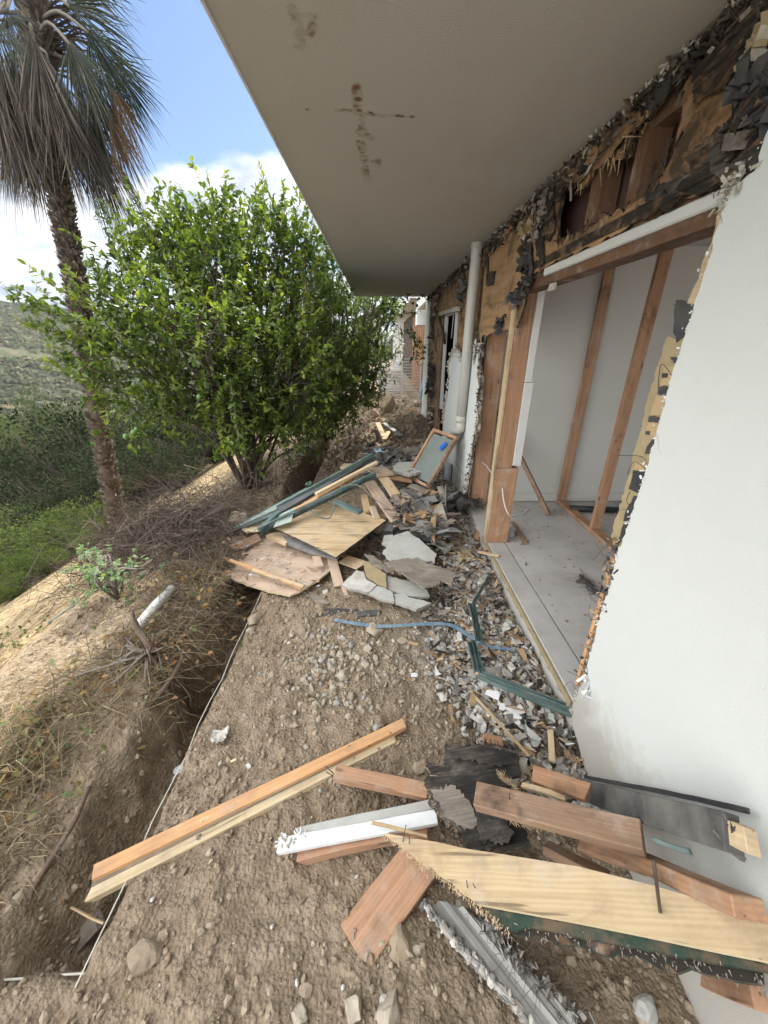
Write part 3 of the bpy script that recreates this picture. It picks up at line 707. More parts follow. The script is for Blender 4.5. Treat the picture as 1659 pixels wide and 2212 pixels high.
# plywood behind pipe, up to the far window
Z1 = lambda a, b: (713.2+.19843*a, 603.5+.19843*b)
Z3 = lambda a, b: (877.7+.2727*a, 548.6+.2727*b)
win = WL([Z1(1235, 400), Z1(1395, 340), Z1(1385, 560), Z1(1370, 790), Z1(1300, 830), Z1(1290, 1200), Z1(1240, 1500), Z1(1235, 1900), Z1(1175, 1900), Z1(1205, 1100), Z1(1225, 700)], 1.01)
wo = [(8.6, 2.745), (p3[0][0]+.003, 2.745), (p3[0][0]+.003, .02), (8.6, .02)]
wo = [(8.62, 2.745), (p3[0][0]+.003, 2.745), (p3[0][0]+.003, -.05), (8.62, -.05)]
yl = [w_[0] for w_ in win]
wn = [(min(max(a, p3[0][0]+.1), 8.3), min(max(b, .1), 2.6)) for a, b in win]
slab('plywood_sheathing', wo, .016, 'ply_wall', wallM(1.01), hp, [wn], rag_step=.06, rag_amp=.006, seed=28, skip=(0, 1, 2, 3), side='ply_wall_mold')
abox('unlit_room_panel', (1.25, 4.3, .1), (1.27, 8.5, 2.7), 'painted_dark', hp)  # flat near-black panel; the unlit room's darkness is painted into its colour
wy0 = min(a for a, b in wn); wy1 = max(a for a, b in wn)
a = PX(*Z1(1275, 400), 1.03); b = PX(*Z1(1395, 345), 1.03)
wf = empty('window', (1.03, (a.y+b.y)/2, 1.5)); wf.parent = hp; wf.location = wf.location-hp.location
for nm, lo, hi in (('window_frame', (1.0, a.y, .9), (1.05, a.y+.05, a.z)), ('window_frame', (1.0, b.y, .9), (1.05, b.y+.04, b.z)), ('window_frame', (1.0, b.y+.042, b.z-.02), (1.05, a.y-.002, b.z+.02))):
    abox(nm, lo, hi, 'casing_white', wf, axis=2)
tube('cord', [PX(*Z1(1345, 390), 1.02), PX(*Z1(1318, 640), 1.02)], .006, 'cord_white', wf, 5)
c = PX(*Z1(1400, 285), .96); c2 = PX(*Z1(1200, 365), .96)
board('torn_trim', c, c2, .05, .05, 'plaster_torn', parent=hp, seg=10, warp=.01)
s1 = PX(*Z1(1235, 420), .98); s2 = PX(*Z1(1130, 1700), .98)
abox('stud', (.99, s2.y-.22, .05), (1.0, s2.y+.05, s1.z), 'fir_old', hp, axis=2)
board('broken_lath', PX(*Z1(1175, 400), .96), PX(*Z1(1240, 690), .96), .05, .03, 'rot_black', up=(-1, 0, 0), parent=hp)
board('broken_lath', PX(*Z1(1345, 215), .93), PX(*Z1(1425, 290), .97), .06, .03, 'fir_old', up=(-1, 0, 0), parent=hp)
board('window_trim', PX(*Z1(1240, 700), .975), PX(*Z1(1205, 1160), .975), .07, .03, 'casing_white', up=(-1, 0, 0), parent=hp)
# far corner pilaster of stucco
pil = WL([Z1(1128, 200), Z1(1145, 205), Z1(1120, 480), Z1(1090, 800), Z1(1060, 930), Z1(1050, 1100), Z1(1100, 1300), Z1(1085, 1690), Z1(1048, 1690), Z1(1015, 1380), Z1(1020, 1250), Z1(1060, 850)], .975)
pil = [(a, b) for a, b in pil]
abox('wall_end', (.975, 8.63, -.1), (1.1, 8.9, 2.745), 'stucco_white', hp)
slab('stucco_strip', [(8.63, 2.74), (8.2, 2.7), (8.25, 1.9), (8.15, 1.2), (8.0, .7), (8.1, -.05), (8.63, -.05)], .025, 'stucco_white', wallM(.98), hp, rag_step=.05, rag_amp=.02, seed=5, side='plaster_torn')
# white stucco left standing round the downspout
low = WL([Z3(350, 830), Z3(375, 780), Z3(440, 790), Z3(430, 900), Z3(440, 800)], .975)
sw = WL([Z3(345, 840), Z3(375, 775), Z3(425, 785), Z3(440, 830), Z3(470, 900), Z3(510, 800), Z3(530, 745), Z3(600, 745), Z3(575, 850), Z3(590, 1000), Z3(570, 1200), Z3(560, 1400), Z3(520, 1560), Z3(495, 1700), Z3(470, 1850), Z3(455, 1920)], .975)
sw += [(sw[-1][0], -.1)]
sw2 = WL([Z3(330, 1080), Z3(340, 960), Z3(330, 900)], .975); low = WL([Z3(290, 1350), Z3(310, 1180)], .975)
sw += [(low[0][0]+.05, -.1)]+low+sw2
slab('stucco_wall', sw, .03, 'stucco_white', wallM(.975), hp, rag_step=.03, rag_amp=.014, seed=15, skip=(15, 16), side='plaster_torn')
rt = sw[6:16]
scatter('torn_plaster', edgepts(rt, 300, 12, .968, .03), RN.uniform(.008, .028, 300), ['plaster_torn', 'tar_paper', 'stucco_chip', 'ply_wall_mold'], 'box', .3, (.3, .5, 1.2), 6, parent=hp)
rt_ = rt
scatter('torn_plaster', edgepts([(a, b) for a, b in sw[-5:]]+sw[:4], 120, 13, .968, .03), RN.uniform(.015, .045, 120), ['plaster_torn', 'stucco_chip'], 'box', .3, (.3, .5, 1.2), 7, parent=hp)
# ragged dark seam where wall meets soffit
yy = RN.uniform(0, 1, 1500)**1.1*7.9+.75
P = np.stack([RN.normal(.972, .012, 1500), yy, 2.735-np.abs(RN.normal(0, .045, 1500))], 1)
scatter('torn_edge', P, RN.uniform(.006, .03, 1500), ['rot_black', 'ply_wall_mold', 'rot_black', 'plaster_torn', 'weathered'], 'box', .35, (.25, 1.3, .5), 9, parent=hp, mi=RN.choice(5, 1500, p=[.36, .36, .12, .06, .1]))
P = np.stack([RN.normal(.962, .01, 500), RN.uniform(.75, 8.5, 500), 2.74-np.abs(RN.normal(0, .012, 500))], 1)
scatter('torn_plaster', P, RN.uniform(.004, .014, 500), ['plaster_torn', 'stucco_chip'], 'box', .35, (.4, 1.3, .5), 19, parent=hp)
# layers of rotten ply and felt torn back in ragged sheets
tr_ = random.Random(12)
def torn_layer(y, z, w_, h_, x, mat, sd, lean=0):
    r = random.Random(sd); k = 9; P_ = []
    for i in range(k):
        a = 2*math.pi*i/k; q_ = r.uniform(.65, 1.2); P_.append((y+math.cos(a)*w_*.5*q_+math.sin(a)*h_*lean, z+math.sin(a)*h_*.5*q_))
    slab('torn_layer', P_, .005, mat, wallM(x), hp, rag_step=.018, rag_amp=.007, seed=sd, bump_=.006, side='ply_wall_mold')
for k in range(34):
    e = edgepts(rt_, 40, 77, .97, .02)[k]; torn_layer(e[1], e[2], tr_.uniform(.03, .09), tr_.uniform(.08, .28), .962+tr_.uniform(0, .010), tr_.choice(['rot_black', 'plaster_torn', 'ply_wall_mold', 'tar_paper', 'kraft_paper', 'stucco_chip']), 500+k)
for k in range(34):
    y = .8+6.5*tr_.random()**1.3; mt = tr_.choice(['rot_black', 'ply_wall_mold', 'weathered', 'tar_paper', 'ply_wall_mold', 'ply_wall', 'ply_wall'])
    torn_layer(y, 2.70-abs(tr_.gauss(0, .03)), tr_.uniform(.15, .55), tr_.uniform(.05, .15), .972+tr_.uniform(0, .012), mt, 200+k)
for k, (a, b, w_, h_, mt) in enumerate(((1620, 300, .30, .22, 'rot_black'), (1600, 340, .22, .14, 'ply_wall_mold'), (1560, 360, .3, .10, 'ply_wall_mold'), (1530, 330, .24, .10, 'ply_wall_mold'), (1450, 410, .40, .07, 'rot_black'), (1420, 445, .3, .06, 'ply_wall_mold'), (1560, 150, .25, .10, 'ply_wall_mold'),
                                        (1165, 520, .14, .35, 'rot_black'), (1185, 470, .2, .22, 'ply_wall_mold'), (1120, 490, .16, .14, 'kraft_paper'), (1052, 560, .1, .3, 'rot_black'), (1145, 560, .08, .3, 'tar_paper'), (1060, 600, .3, .14, 'ply_wall_mold'),
                                        (1045, 735, .10, .10, 'rot_black'), (1640, 110, .14, .10, 'plaster_torn'), (1630, 150, .12, .12, 'kraft_paper'), (1640, 330, .14, .12, 'rot_black'))):
    q = PX(a, b, .985); torn_layer(q.y, q.z, w_, h_, .978+.002*(k % 5), mt, 300+k, .3)
# black paper and rot hanging at the corners of the opening
def rags(name, pxs, mat, n, sd, x=.97, s=.05):
    Q = np.array([tuple(PX(a, b, x)) for a, b in pxs]); r = np.random.RandomState(sd)
    k = r.randint(0, len(Q)-1, n); f = r.rand(n)[:, None]; P = Q[k]*(1-f)+Q[k+1]*f+r.normal(size=(n, 3))*np.array([.012, .02, .02])
    return scatter(name, P, r.uniform(.4, 1.3, n)*s, mat if isinstance(mat, list) else [mat], 'box', .4, (.25, .6, 1.2), sd, parent=hp)
rags('tar_paper_rag', [(1140, 510), (1128, 560), (1140, 600), (1125, 640), (1105, 640)], ['tar_paper', 'rot_black'], 70, 31)
rags('tar_paper_rag', [(1600, 195), (1640, 170), (1655, 190)], ['tar_paper'], 60, 32, .96, .035)
rags('tar_paper_rag', [(1590, 290), (1620, 260), (1650, 240)], ['tar_paper', 'rot_black', 'ply_wall_mold'], 120, 33, .965, .032)
rags('plaster_rag', [(1640, 90), (1655, 130)], ['kraft_paper', 'plaster_torn'], 40, 34, .965, .03)
rags('plaster_rag', [(1570, 420), (1580, 400), (1600, 385)], ['plaster_torn', 'stucco_chip'], 60, 35, .965, .013)
rags('plaster_rag', [Z2(600, 1060), Z2(640, 980), Z2(600, 960)], ['plaster_torn', 'kraft_paper'], 22, 36, .98, .03)
rags('tar_paper_rag', [Z2(660, 1010), Z2(700, 900), Z2(720, 850)], ['rot_black', 'weathered'], 60, 37, .98, .04)
rags('tar_paper_rag', [Z3(730, 580), Z3(770, 500)], ['tar_paper'], 12, 38, .97, .04)
rags('tar_paper_rag', [Z3(240, 320), Z3(215, 500), Z3(190, 700), Z3(200, 1000), Z3(200, 1200), Z3(190, 1400)], ['rot_black', 'tar_paper', 'plaster_torn', 'weathered'], 130, 39, .96, .06)
rags('tar_paper_rag', [Z3(440, 200), Z3(460, 260), Z3(430, 320)], ['tar_grey'], 26, 40, .97, .08)
rags('tar_paper_rag', [Z3(200, 880), Z3(190, 1000), Z3(180, 1080)], ['rot_black', 'tar_paper'], 40, 41, .94, .09)
# posts at the left of the opening
abox('post', (1.02, 3.93, .20), (1.21, 4.04, 2.31), 'fir', hp, axis=2, bev=.004)
abox('plywood_edge', (1.009, 3.90, .10), (1.019, 3.935, 2.31), 'ply_wall_mold', hp, axis=2)
pf = 3.06
abox('door_post', (1.0, pf, .203), (1.185, pf+.09, .203+.72), 'fir', hp, axis=2, bev=.004)
abox('door_post', (1.0, pf+.005, .925), (1.125, pf+.085, 2.29), 'fir', hp, axis=2, bev=.004)
abox('plywood_edge', (.975, pf+.002, .20), (.997, pf+.07, 2.18), 'ply_face', hp, axis=2)
abox('door_casing', (1.128, pf-.012, .95), (1.195, pf+.03, 1.62), 'casing_white', hp, axis=2)
abox('door_casing', (1.128, pf-.006, 1.623), (1.18, pf+.05, 2.26), 'casing_white', hp, axis=2)
rags('torn_plaster', [(1120, 950), (1128, 880), (1150, 780), (1160, 700), (1150, 620)], ['plaster_torn', 'tar_paper', 'stucco_chip'], 40, 42, 1.19, .02)
# small hanging bit of plaster below the header
slab('plaster_scrap', WL([(1184, 590), (1200, 592), (1198, 625), (1182, 630), (1188, 610)], 1.03), .012, 'plaster_torn', wallM(1.03), hp, rag_step=.02, rag_amp=.003)
# room inside
yw = 4.05
abox('room_wall', (1.06, yw, .20), (6, yw+.1, 2.7), 'int_wall', hp)
abox('baseboard', (1.06, yw-.015, .212), (6, yw-.001, .31), 'int_wall', hp)
abox('room_wall', (6, -3, .2), (6.1, 4.15, .9), 'int_wall', hp)  # unseen wall kept low; opening above it added to light the room
abox('room_ceiling', (1.125, -3, 2.70), (6.1, 4.2, 2.74), 'int_wall', hp)
abox('room_floor', (1.168, -3, .05), (6, yw-.002, .200), 'floor_grey', hp)
abox('door_sill', (1.0, 1.30, .02), (1.158, 3.95, .203), 'floor_grey', hp, axis=1, bev=.004)
abox('sill_edge', (.982, 1.36, .165), (.998, 3.2, .198), 'yellow_edge', hp, axis=1)
slab('stucco_base', [(1.3, .16), (1.3, -.1), (3.9, -.1), (3.9, .16), (3.2, .15)], .02, 'stucco_white', wallM(.984), hp, rag_step=.05, rag_amp=.012, seed=55, side='plaster_torn')
abox('sole_plate', (2.06, 2.2, .201), (2.15, yw-.02, .24), 'fir', hp, axis=1)
abox('top_plate', (2.06, 1.9, 2.62), (2.15, yw-.002, 2.66), 'fir', hp, axis=1)
abox('top_plate', (2.06, 1.9, 2.661), (2.15, yw-.002, 2.699), 'fir', hp, axis=1)
pa = PZ(1213, 1088, .24); pb = PZ(1285, 1141, .24)
abox('stud', (2.06, yw-.06, .24), (2.15, yw-.02, 2.62), 'fir', hp, axis=2)
abox('stud', (2.062, pb.y-.02, .24), (2.152, pb.y+.02, 2.62), 'fir', hp, axis=2)
bA = PYp(1072, 880, 4.02); bB = PZ(1188, 1108, .23)
bA = PYp(1100, 930, 3.95)
board('brace', bB+(bA-bB)*1.25, bB, .085, .04, 'fir_old', up=(.9, -.4, .2), parent=hp)
tube('pipe', [PZ(1232, 1098, .24), PZ(1340, 1102, .24)], .035, 'black_plastic', hp, 10)
# paper and battens showing past the edge of the near wall
def wp_sheet(nm, pxs, mat, x, sd, amp=.004, t=.003):
    return slab(nm, WL(pxs, x), t, mat, wallM(x), hp, rag_step=.02, rag_amp=amp, seed=sd)
wp_sheet('plywood_strip', [(1576, 400), (1566, 395), (1541, 505), (1500, 618), (1484, 655), (1504, 656), (1535, 565)], 'ply_face', .985, 61, .004, .012)
wp_sheet('building_paper', [Z4(1225, 245), Z4(1300, 245), Z4(1300, 400), Z4(1180, 800), Z4(1080, 1100), Z4(1010, 1210), Z4(980, 1110), Z4(1040, 900), Z4(1100, 680), Z4(1150, 480)], 'kraft_paper', .993, 62)
for i, q in enumerate([[Z4(1262, 88), Z4(1345, 95), Z4(1310, 250), Z4(1262, 272), Z4(1250, 200)], [Z4(1235, 335), Z4(1290, 338), Z4(1280, 362), Z4(1250, 362)], [Z4(1188, 466), Z4(1240, 470), Z4(1232, 498), Z4(1180, 494)],
          [Z4(1143, 592), Z4(1205, 598), Z4(1196, 620), Z4(1140, 616)], [Z4(1160, 690), Z4(1180, 700), Z4(1165, 745), Z4(1125, 755), Z4(1135, 722)], [Z4(1075, 825), Z4(1140, 835), Z4(1110, 930), Z4(1056, 905)],
          [Z4(1078, 935), Z4(1100, 935), Z4(1060, 1080), Z4(1012, 1140), Z4(1045, 1000)], [Z4(1200, 405), Z4(1226, 405), Z4(1222, 425), Z4(1200, 425)], [Z4(1130, 655), Z4(1150, 655), Z4(1146, 672), Z4(1128, 670)]]):
    wp_sheet('tar_paper_patch', q, 'tar_paper', .9885, 70+i, .003)
for i, q in enumerate([[Z4(1210, 370), Z4(1275, 372), Z4(1262, 460), Z4(1192, 462)], [Z4(1178, 500), Z4(1232, 502), Z4(1215, 590), Z4(1150, 586)], [Z4(1140, 620), Z4(1190, 624), Z4(1175, 690), Z4(1132, 660)], [Z4(1275, 150), Z4(1325, 155), Z4(1318, 190), Z4(1275, 188)], [Z4(1085, 790), Z4(1140, 790), Z4(1132, 828), Z4(1076, 822)]]):
    wp_sheet('kraft_paper_patch', q, 'kraft_tan', .990, 90+i, .003)
board('wall_batten', PX(1322, 1205, .99), PX(1244, 1478, .99), .022, .016, 'moulding_orange', up=(-1, 0, 0), parent=hp)
rags('tar_paper_rag', [(1325, 1170), (1312, 1210), (1318, 1230), (1308, 1260), (1306, 1310), (1288, 1345), (1265, 1440), (1255, 1475)], ['tar_paper', 'kraft_paper', 'tar_grey'], 110, 43, .975, .015)
rags('plaster_rag', [(1262, 1445), (1266, 1475), (1258, 1500)], ['paint_white'], 8, 44, .955, .03)
# mesh wires poking from the torn edge
wr = random.Random(5)
for k in range(14):
    y0 = wr.choice([1.6, 1.9, 2.2, 2.5]); e = wr.choice(eds[6:]); a = Vector((.98, e[0], e[1]))
    tube('wire', curve_pts([a, a+Vector((-.02, wr.uniform(.02, .06), wr.uniform(-.05, .05))), a+Vector((wr.uniform(-.05, .02), wr.uniform(.05, .14), wr.uniform(-.1, .05)))], 4), .0012, 'nail', hp, 4)
# downspout
d0 = PX(1031, 530, .915); d1 = PX(994, 915, .915)
d2 = d1+Vector((-.02, .12, -.12)); d3 = d2+Vector((-.03, .22, -.16))
ds = tube('downspout', [d0+(d0-d1)*.1, d0, d0.lerp(d1, .25), d0.lerp(d1, .5), d1], .052, 'pvc', hp, 16)
tube('elbow', curve_pts([d1+Vector((0, 0, .02)), d1-Vector((0, 0, .06)), d2, d3], 5), .055, 'pvc', hp, 16)
for f in (0.0, .97): 
    c = d0.lerp(d1, f); tube('pipe_collar', [c+Vector((0, 0, .035)), c-Vector((0, 0, .035))], .058, 'pvc', hp, 16)
pb_ = PX(968, 1040, .93); tube('drain_pipe', [Vector((.92, pb_.y, -.05)), Vector((.92, pb_.y, .42))], .05, 'pvc_blue_grey', hp, 14)
tube('wall_cord', curve_pts([PX(*Z3(365, 1620), .96), PX(*Z3(435, 1740), .955), PX(*Z3(440, 1800), .95), PX(*Z3(425, 1900), .95)], 5), .004, 'pvc', hp, 5)
tube('cable', curve_pts([PYp(1041, 997, 3.9), PYp(1052, 1008, 3.6), PYp(1062, 1022, 3.3)], 5), .005, 'cord_white', hp, 6)
tube('cable', curve_pts([PYp(1085, 1055, 3.04), PYp(1090, 1090, 3.0), PYp(1103, 1115, 2.98), PZ(1125, 1112, .24), PZ(1140, 1098, .22)], 5), .005, 'cord_white', hp, 6)
# soffit with rust-brown leak stains
sx = axis_pts([(-.474, .5, .006), (.5, .97, .05)]); sy = axis_pts([(-3, .5, .1), (.5, 2.6, .006), (2.6, 8.65, .1)])
SX, SY = np.meshgrid(sx, sy)
def seg_stain(px, w0, amt):
    Q = [PZ(a, b, 2.75) for a, b in px]; m = np.zeros_like(SX)
    for a, b in zip(Q, Q[1:]):
        d = np.array([b.x-a.x, b.y-a.y]); L2 = (d**2).sum(); t = np.clip(((SX-a.x)*d[0]+(SY-a.y)*d[1])/L2, 0, 1)
        ds_ = np.hypot(SX-a.x-t*d[0], SY-a.y-t*d[1]); m = np.maximum(m, 1-sstep(0, w0, ds_))
    return m*amt
stn = seg_stain([(770, 185), (772, 235), (777, 250), (778, 300), (785, 330), (790, 380), (800, 395)], .038, 1)
stn = np.maximum(stn, seg_stain([(728, 238), (760, 238), (790, 246), (830, 250), (890, 252)], .022, .9))
stn = np.maximum(stn, seg_stain([(775, 275), (790, 285), (800, 300)], .05, .8)); stn = np.maximum(stn, seg_stain([(795, 350), (820, 345), (815, 370), (800, 390)], .035, .8))
stn = np.maximum(stn, seg_stain([(625, 0), (635, 40), (650, 75), (645, 100)], .036, .85)); stn = np.maximum(stn, seg_stain([(640, 30), (680, 35), (670, 75)], .026, .8))
rim = stn*(.75+1.1*fbm(SX, SY, .05, 4)+.5*fbm(SX+4, SY, .02, 2)); stn = sstep(.34, .60, rim)*(.25+.55*sstep(-.1, .5, fbm(SX+9, SY, .022, 2)))+np.exp(-((rim-.40)/.05)**2)*.22
dots = np.zeros_like(SX)
for a, b, r_ in ((771, 188, .016), (773, 214, .016), (776, 238, .012), (800, 243, .010), (860, 250, .012), (868, 251, .010), (664, 236, .008), (890, 253, .008)):
    q = PZ(a, b, 2.75); dots = np.maximum(dots, 1-sstep(r_*.5, r_*1.3, np.hypot(SX-q.x, SY-q.y)))
stn = np.clip(stn+dots, 0, 1)
V = np.stack([SX, SY, 2.75+.0015*fbm(SX, SY, .5, 2)], -1).reshape(-1, 3); nx, ny = len(sx), len(sy)
i = np.arange(nx-1)[None]+np.arange(ny-1)[:, None]*nx
link('soffit', mesh_np('soffit', V, np.stack([i, i+nx, i+nx+1, i+1], -1).reshape(-1, 4), MAT['soffit_plaster'], True, {'stain': stn.ravel()}), hp)
abox('upper_storey', (-.470, -3, 2.757), (8, 8.64, 4.2), 'house_far', hp)
abox('soffit_trim', (-.482, -3, 2.744), (-.4715, 8.655, 2.80), 'paint_white', hp)
# ---------------------------------------------------------------- the next houses along the path
h2 = empty('neighbour_house', (1.3, 14, 0), 'next white house down the path with a stripped wall of orange studs', 'house')
abox('upper_storey', (1.22, 9.9, 2.9), (6, 13.9, 3.55), 'house_far', h2)
abox('soffit', (1.24, 9.92, 2.88), (6, 13.9, 2.897), 'house_far', h2)
abox('beam', (1.25, 14.0, 2.45), (6, 14.5, 2.95), 'stucco_white', h2)
abox('roof', (1.1, 14.6, 3.3), (6, 24, 3.6), 'house_far', h2)
abox('roof', (.9, 24.1, 3.5), (6, 33, 4.1), 'house_far', h2)
abox('wall', (1.75, 13.6, -.2), (1.9, 32, 3.28), 'ply_wall_mold', h2)
abox('wall_end', (1.0, 30, -.2), (1.75, 30.3, 3.45), 'house_far', h2)
for k in range(9): abox('stud', (1.62, 14+k*.75, 0), (1.72, 14.09+k*.75, 3.0), 'fir', h2, axis=2)
board('blue_board', PYp(930, 745, 11), PYp(905, 860, 11.3), .12, .05, 'blue_strip', up=(-1, -.3, 0), parent=None, label='narrow blue board leaning on the far wall by the fence panel', cat='board')
# ---------------------------------------------------------------- palm
def ribbon_fan(name, hub, axis, side, Ln, nseg, spread, droop, mat, parent, rs, wfac=1.0):
    axis = np.array(axis, float); axis /= np.linalg.norm(axis); side = np.array(side, float); side -= axis*side.dot(axis); side /= np.linalg.norm(side)
    nrm = np.cross(axis, side); k = 7; S_ = np.linspace(0.02, 1, k); V = []; R_ = []
    for j in range(nseg):
        th = -spread+2*spread*(j+.5)/nseg+rs.normal()*.02; L_ = Ln*(1-.25*abs(th)/spread)*rs.uniform(.85, 1.1)
        d0 = axis*math.cos(th)+side*math.sin(th)+nrm*rs.normal()*.03
        sd = -axis*math.sin(th)+side*math.cos(th)+nrm*(.5 if j % 2 else -.5); sd /= np.linalg.norm(sd)
        tw = rs.normal()*.10
        for s_ in S_:
            c = np.array(hub)+d0*L_*s_+np.array([0, 0, -1.])*droop*L_*s_*s_*(1+.4*rs.normal()*.3)+sd*tw*s_*s_*L_*.6
            w_ = wfac*Ln*2*spread/nseg*min(s_, .42)*.62*(1 if s_ < .5 else max(.06, (1-s_)/.5))
            V += [c-sd*w_/2*2, c+sd*w_/2*2]
        R_ += [rs.rand()]*(2*k)
    n = nseg; q = [(2*a, 2*a+1, 2*a+3, 2*a+2) for a in range(k-1)]
    Fq = (np.array(q)[None]+np.arange(n)[:, None, None]*2*k).reshape(-1, 4)
    hubv = Vector(hub); Vn = np.array(V)-np.array(hub)
    return link(name, mesh_np(name, Vn, Fq, MAT[mat], False, {'rnd': R_}), parent, Matrix.Translation(hubv))
PYL = 5.85
tp = [PYp(a, b, PYL) for a, b in [(274, 1235), (262, 1165), (238, 1040), (208, 880), (182, 720), (160, 590), (138, 470), (118, 360), (100, 240), (84, 100), (70, -40), (60, -120)]]
tp[0].z = h1(tp[0].x, tp[0].y)-.1
tpc = curve_pts(tp, 6)
palm = empty('palm_tree', tp[0], 'tall fan palm with a shaggy grey skirt of dead fronds on the slope', 'palm tree')
rads = list(np.interp(np.linspace(0, 1, len(tpc)), [0, .08, .3, .55, .8, 1], [.17, .125, .108, .105, .11, .15]))
rr = [r*(1+.05*math.sin(i*2.1)) for i, r in enumerate(rads)]
tube('trunk', tpc, rr, 'palm_core', palm, 20)
rs = np.random.RandomState(21)
nb = 4200; f = rs.rand(nb)*(len(tpc)-10); i0 = f.astype(int); fr_ = (f-i0)[:, None]
TA = np.array([tuple(p) for p in tpc]); C = TA[i0]*(1-fr_)+TA[i0+1]*fr_; th = rs.rand(nb)*6.283
rad = np.stack([np.cos(th), np.sin(th), np.zeros(nb)], 1); rv = np.array(rads)[i0][:, None]
leaves('leaf_bases', C+rad*rv*.94, rad*.8+np.array([0, 0, 1.])+rs.normal(size=(nb, 3))*.12, rs.uniform(.045, .085, nb), 'palm_boot_leaf', rs, .6, up=rad*1.6, fold=.5, parent=palm, curl=-.3)
def on_trunk(pyv):
    z_ = PYp(110, pyv, PYL).z
    k = min(range(len(tpc)), key=lambda q: abs(tpc[q].z-z_)); return tpc[k]
# dead skirt
for k in range(84):
    c = on_trunk(rs.uniform(90, 300)); a = rs.rand()*6.283; ra_ = rs.uniform(.20, .62)
    if k < 40: a = rs.uniform(math.pi*.95, math.pi*2.05)
    rdir = np.array([math.cos(a), math.sin(a), 0]); hub = np.array(c)+rdir*ra_+np.array([0, 0, -.05])
    ax_ = rdir*rs.uniform(.18, .42)+np.array([0, 0, -1.]); sd = np.cross(rdir, [0, 0, 1.])
    fr = ribbon_fan('dead_frond', hub, ax_, sd, rs.uniform(.70, .95), 34, rs.uniform(.38, .62), .12, 'frond_dead' if rs.rand() < .93 else 'frond_brown', palm, rs)
    if k % 3 == 0:
        tube('leaf_stalk', curve_pts([c+Vector((0, 0, .25)), Vector(hub)+Vector((0, 0, .12)), Vector(hub)], 4), [.02, .018, .016, .014, .012, .012, .01, .01, .01], 'bark_grey', fr, 5)
for (a, b, ry) in ((240, 185, -.35), (235, 250, -.25)):
    hub = np.array(PYp(a, b, PYL-.5)); ribbon_fan('brown_frond', hub, (.25, 0, -1), (1, -.3, .2), .75, 30, .55, .1, 'frond_brown', palm, rs)
# green fans: hub pixel, direction of the blade, length, depth offset
gf = [((-15, 40), (.1, -.2, -.8), (1, .1, .2), .55, -.9, .55), ((12, 25), (.45, -.3, -.65), (.7, .2, .5), .5, -.7, .5), ((150, 15), (.75, -.1, -.25), (.2, -.5, .8), .95, -.3, .75),
      ((190, 70), (.5, .1, -.75), (.8, .2, .4), .8, -.3, .7), ((150, 95), (.25, -.2, -1), (1, .1, .1), .7, -.6, .8), ((205, 165), (.35, .1, -.95), (1, .3, .3), .75, .1, .6), ((262, 165), (.3, .1, -.9), (.9, .2, .4), .62, .3, .6),
      ((225, 120), (.6, .3, -.75), (.8, .2, .5), .85, .5, .6), ((185, 225), (.5, 0, -.8), (.8, .2, .5), .7, -.2, .45), ((110, -40), (.8, 0, .1), (0, .5, .8), 1.0, 0, .8), ((60, -60), (-.7, 0, .1), (0, .6, .8), 1.0, 0, .8),
      ((30, -30), (-.2, -.9, .1), (1, 0, 0), 1.0, -.5, .8), ((130, -80), (.7, .4, .6), (.5, .2, .8), 1.0, .2, .8), ((-30, 90), (-.5, 0, -.8), (.8, .2, .3), .9, 0, .6), ((90, -90), (.1, .8, .5), (1, 0, 0), 1.0, .5, .8)]
top_c = tpc[-8]
for (hp_, ax_, sd_, Ln, dy, dr) in gf:
    hub = PYp(hp_[0], hp_[1], PYL+dy); fr = ribbon_fan('green_frond', tuple(hub), ax_, sd_, Ln*.84, 36, .95, dr*.45, 'frond_green', palm, rs, .8)
    st_ = on_trunk(hp_[1]-10 if hp_[1] > 0 else 20); mid = (st_+hub)/2+Vector((0, 0, .12)); tube('leaf_stalk', curve_pts([st_, mid, hub], 4), .016, 'bark_grey', fr, 5)
# old flower stalks arching through the crown
A_, B_, M_ = [], [], []
for k in range(90):
    c = np.array(on_trunk(rs.uniform(20, 160))); a = rs.uniform(-.6, 1.0); L_ = rs.uniform(.4, 1.0)
    e = c+np.array([math.cos(a)*L_, math.sin(a)*L_*.7, rs.uniform(-.35, .25)]); A_.append(c); B_.append(e); M_.append((c+e)/2+np.array([0, 0, .12]))
twigs('flower_stalks', A_, B_, .012, .003, 'dead_twig', palm, mid=np.array(M_))
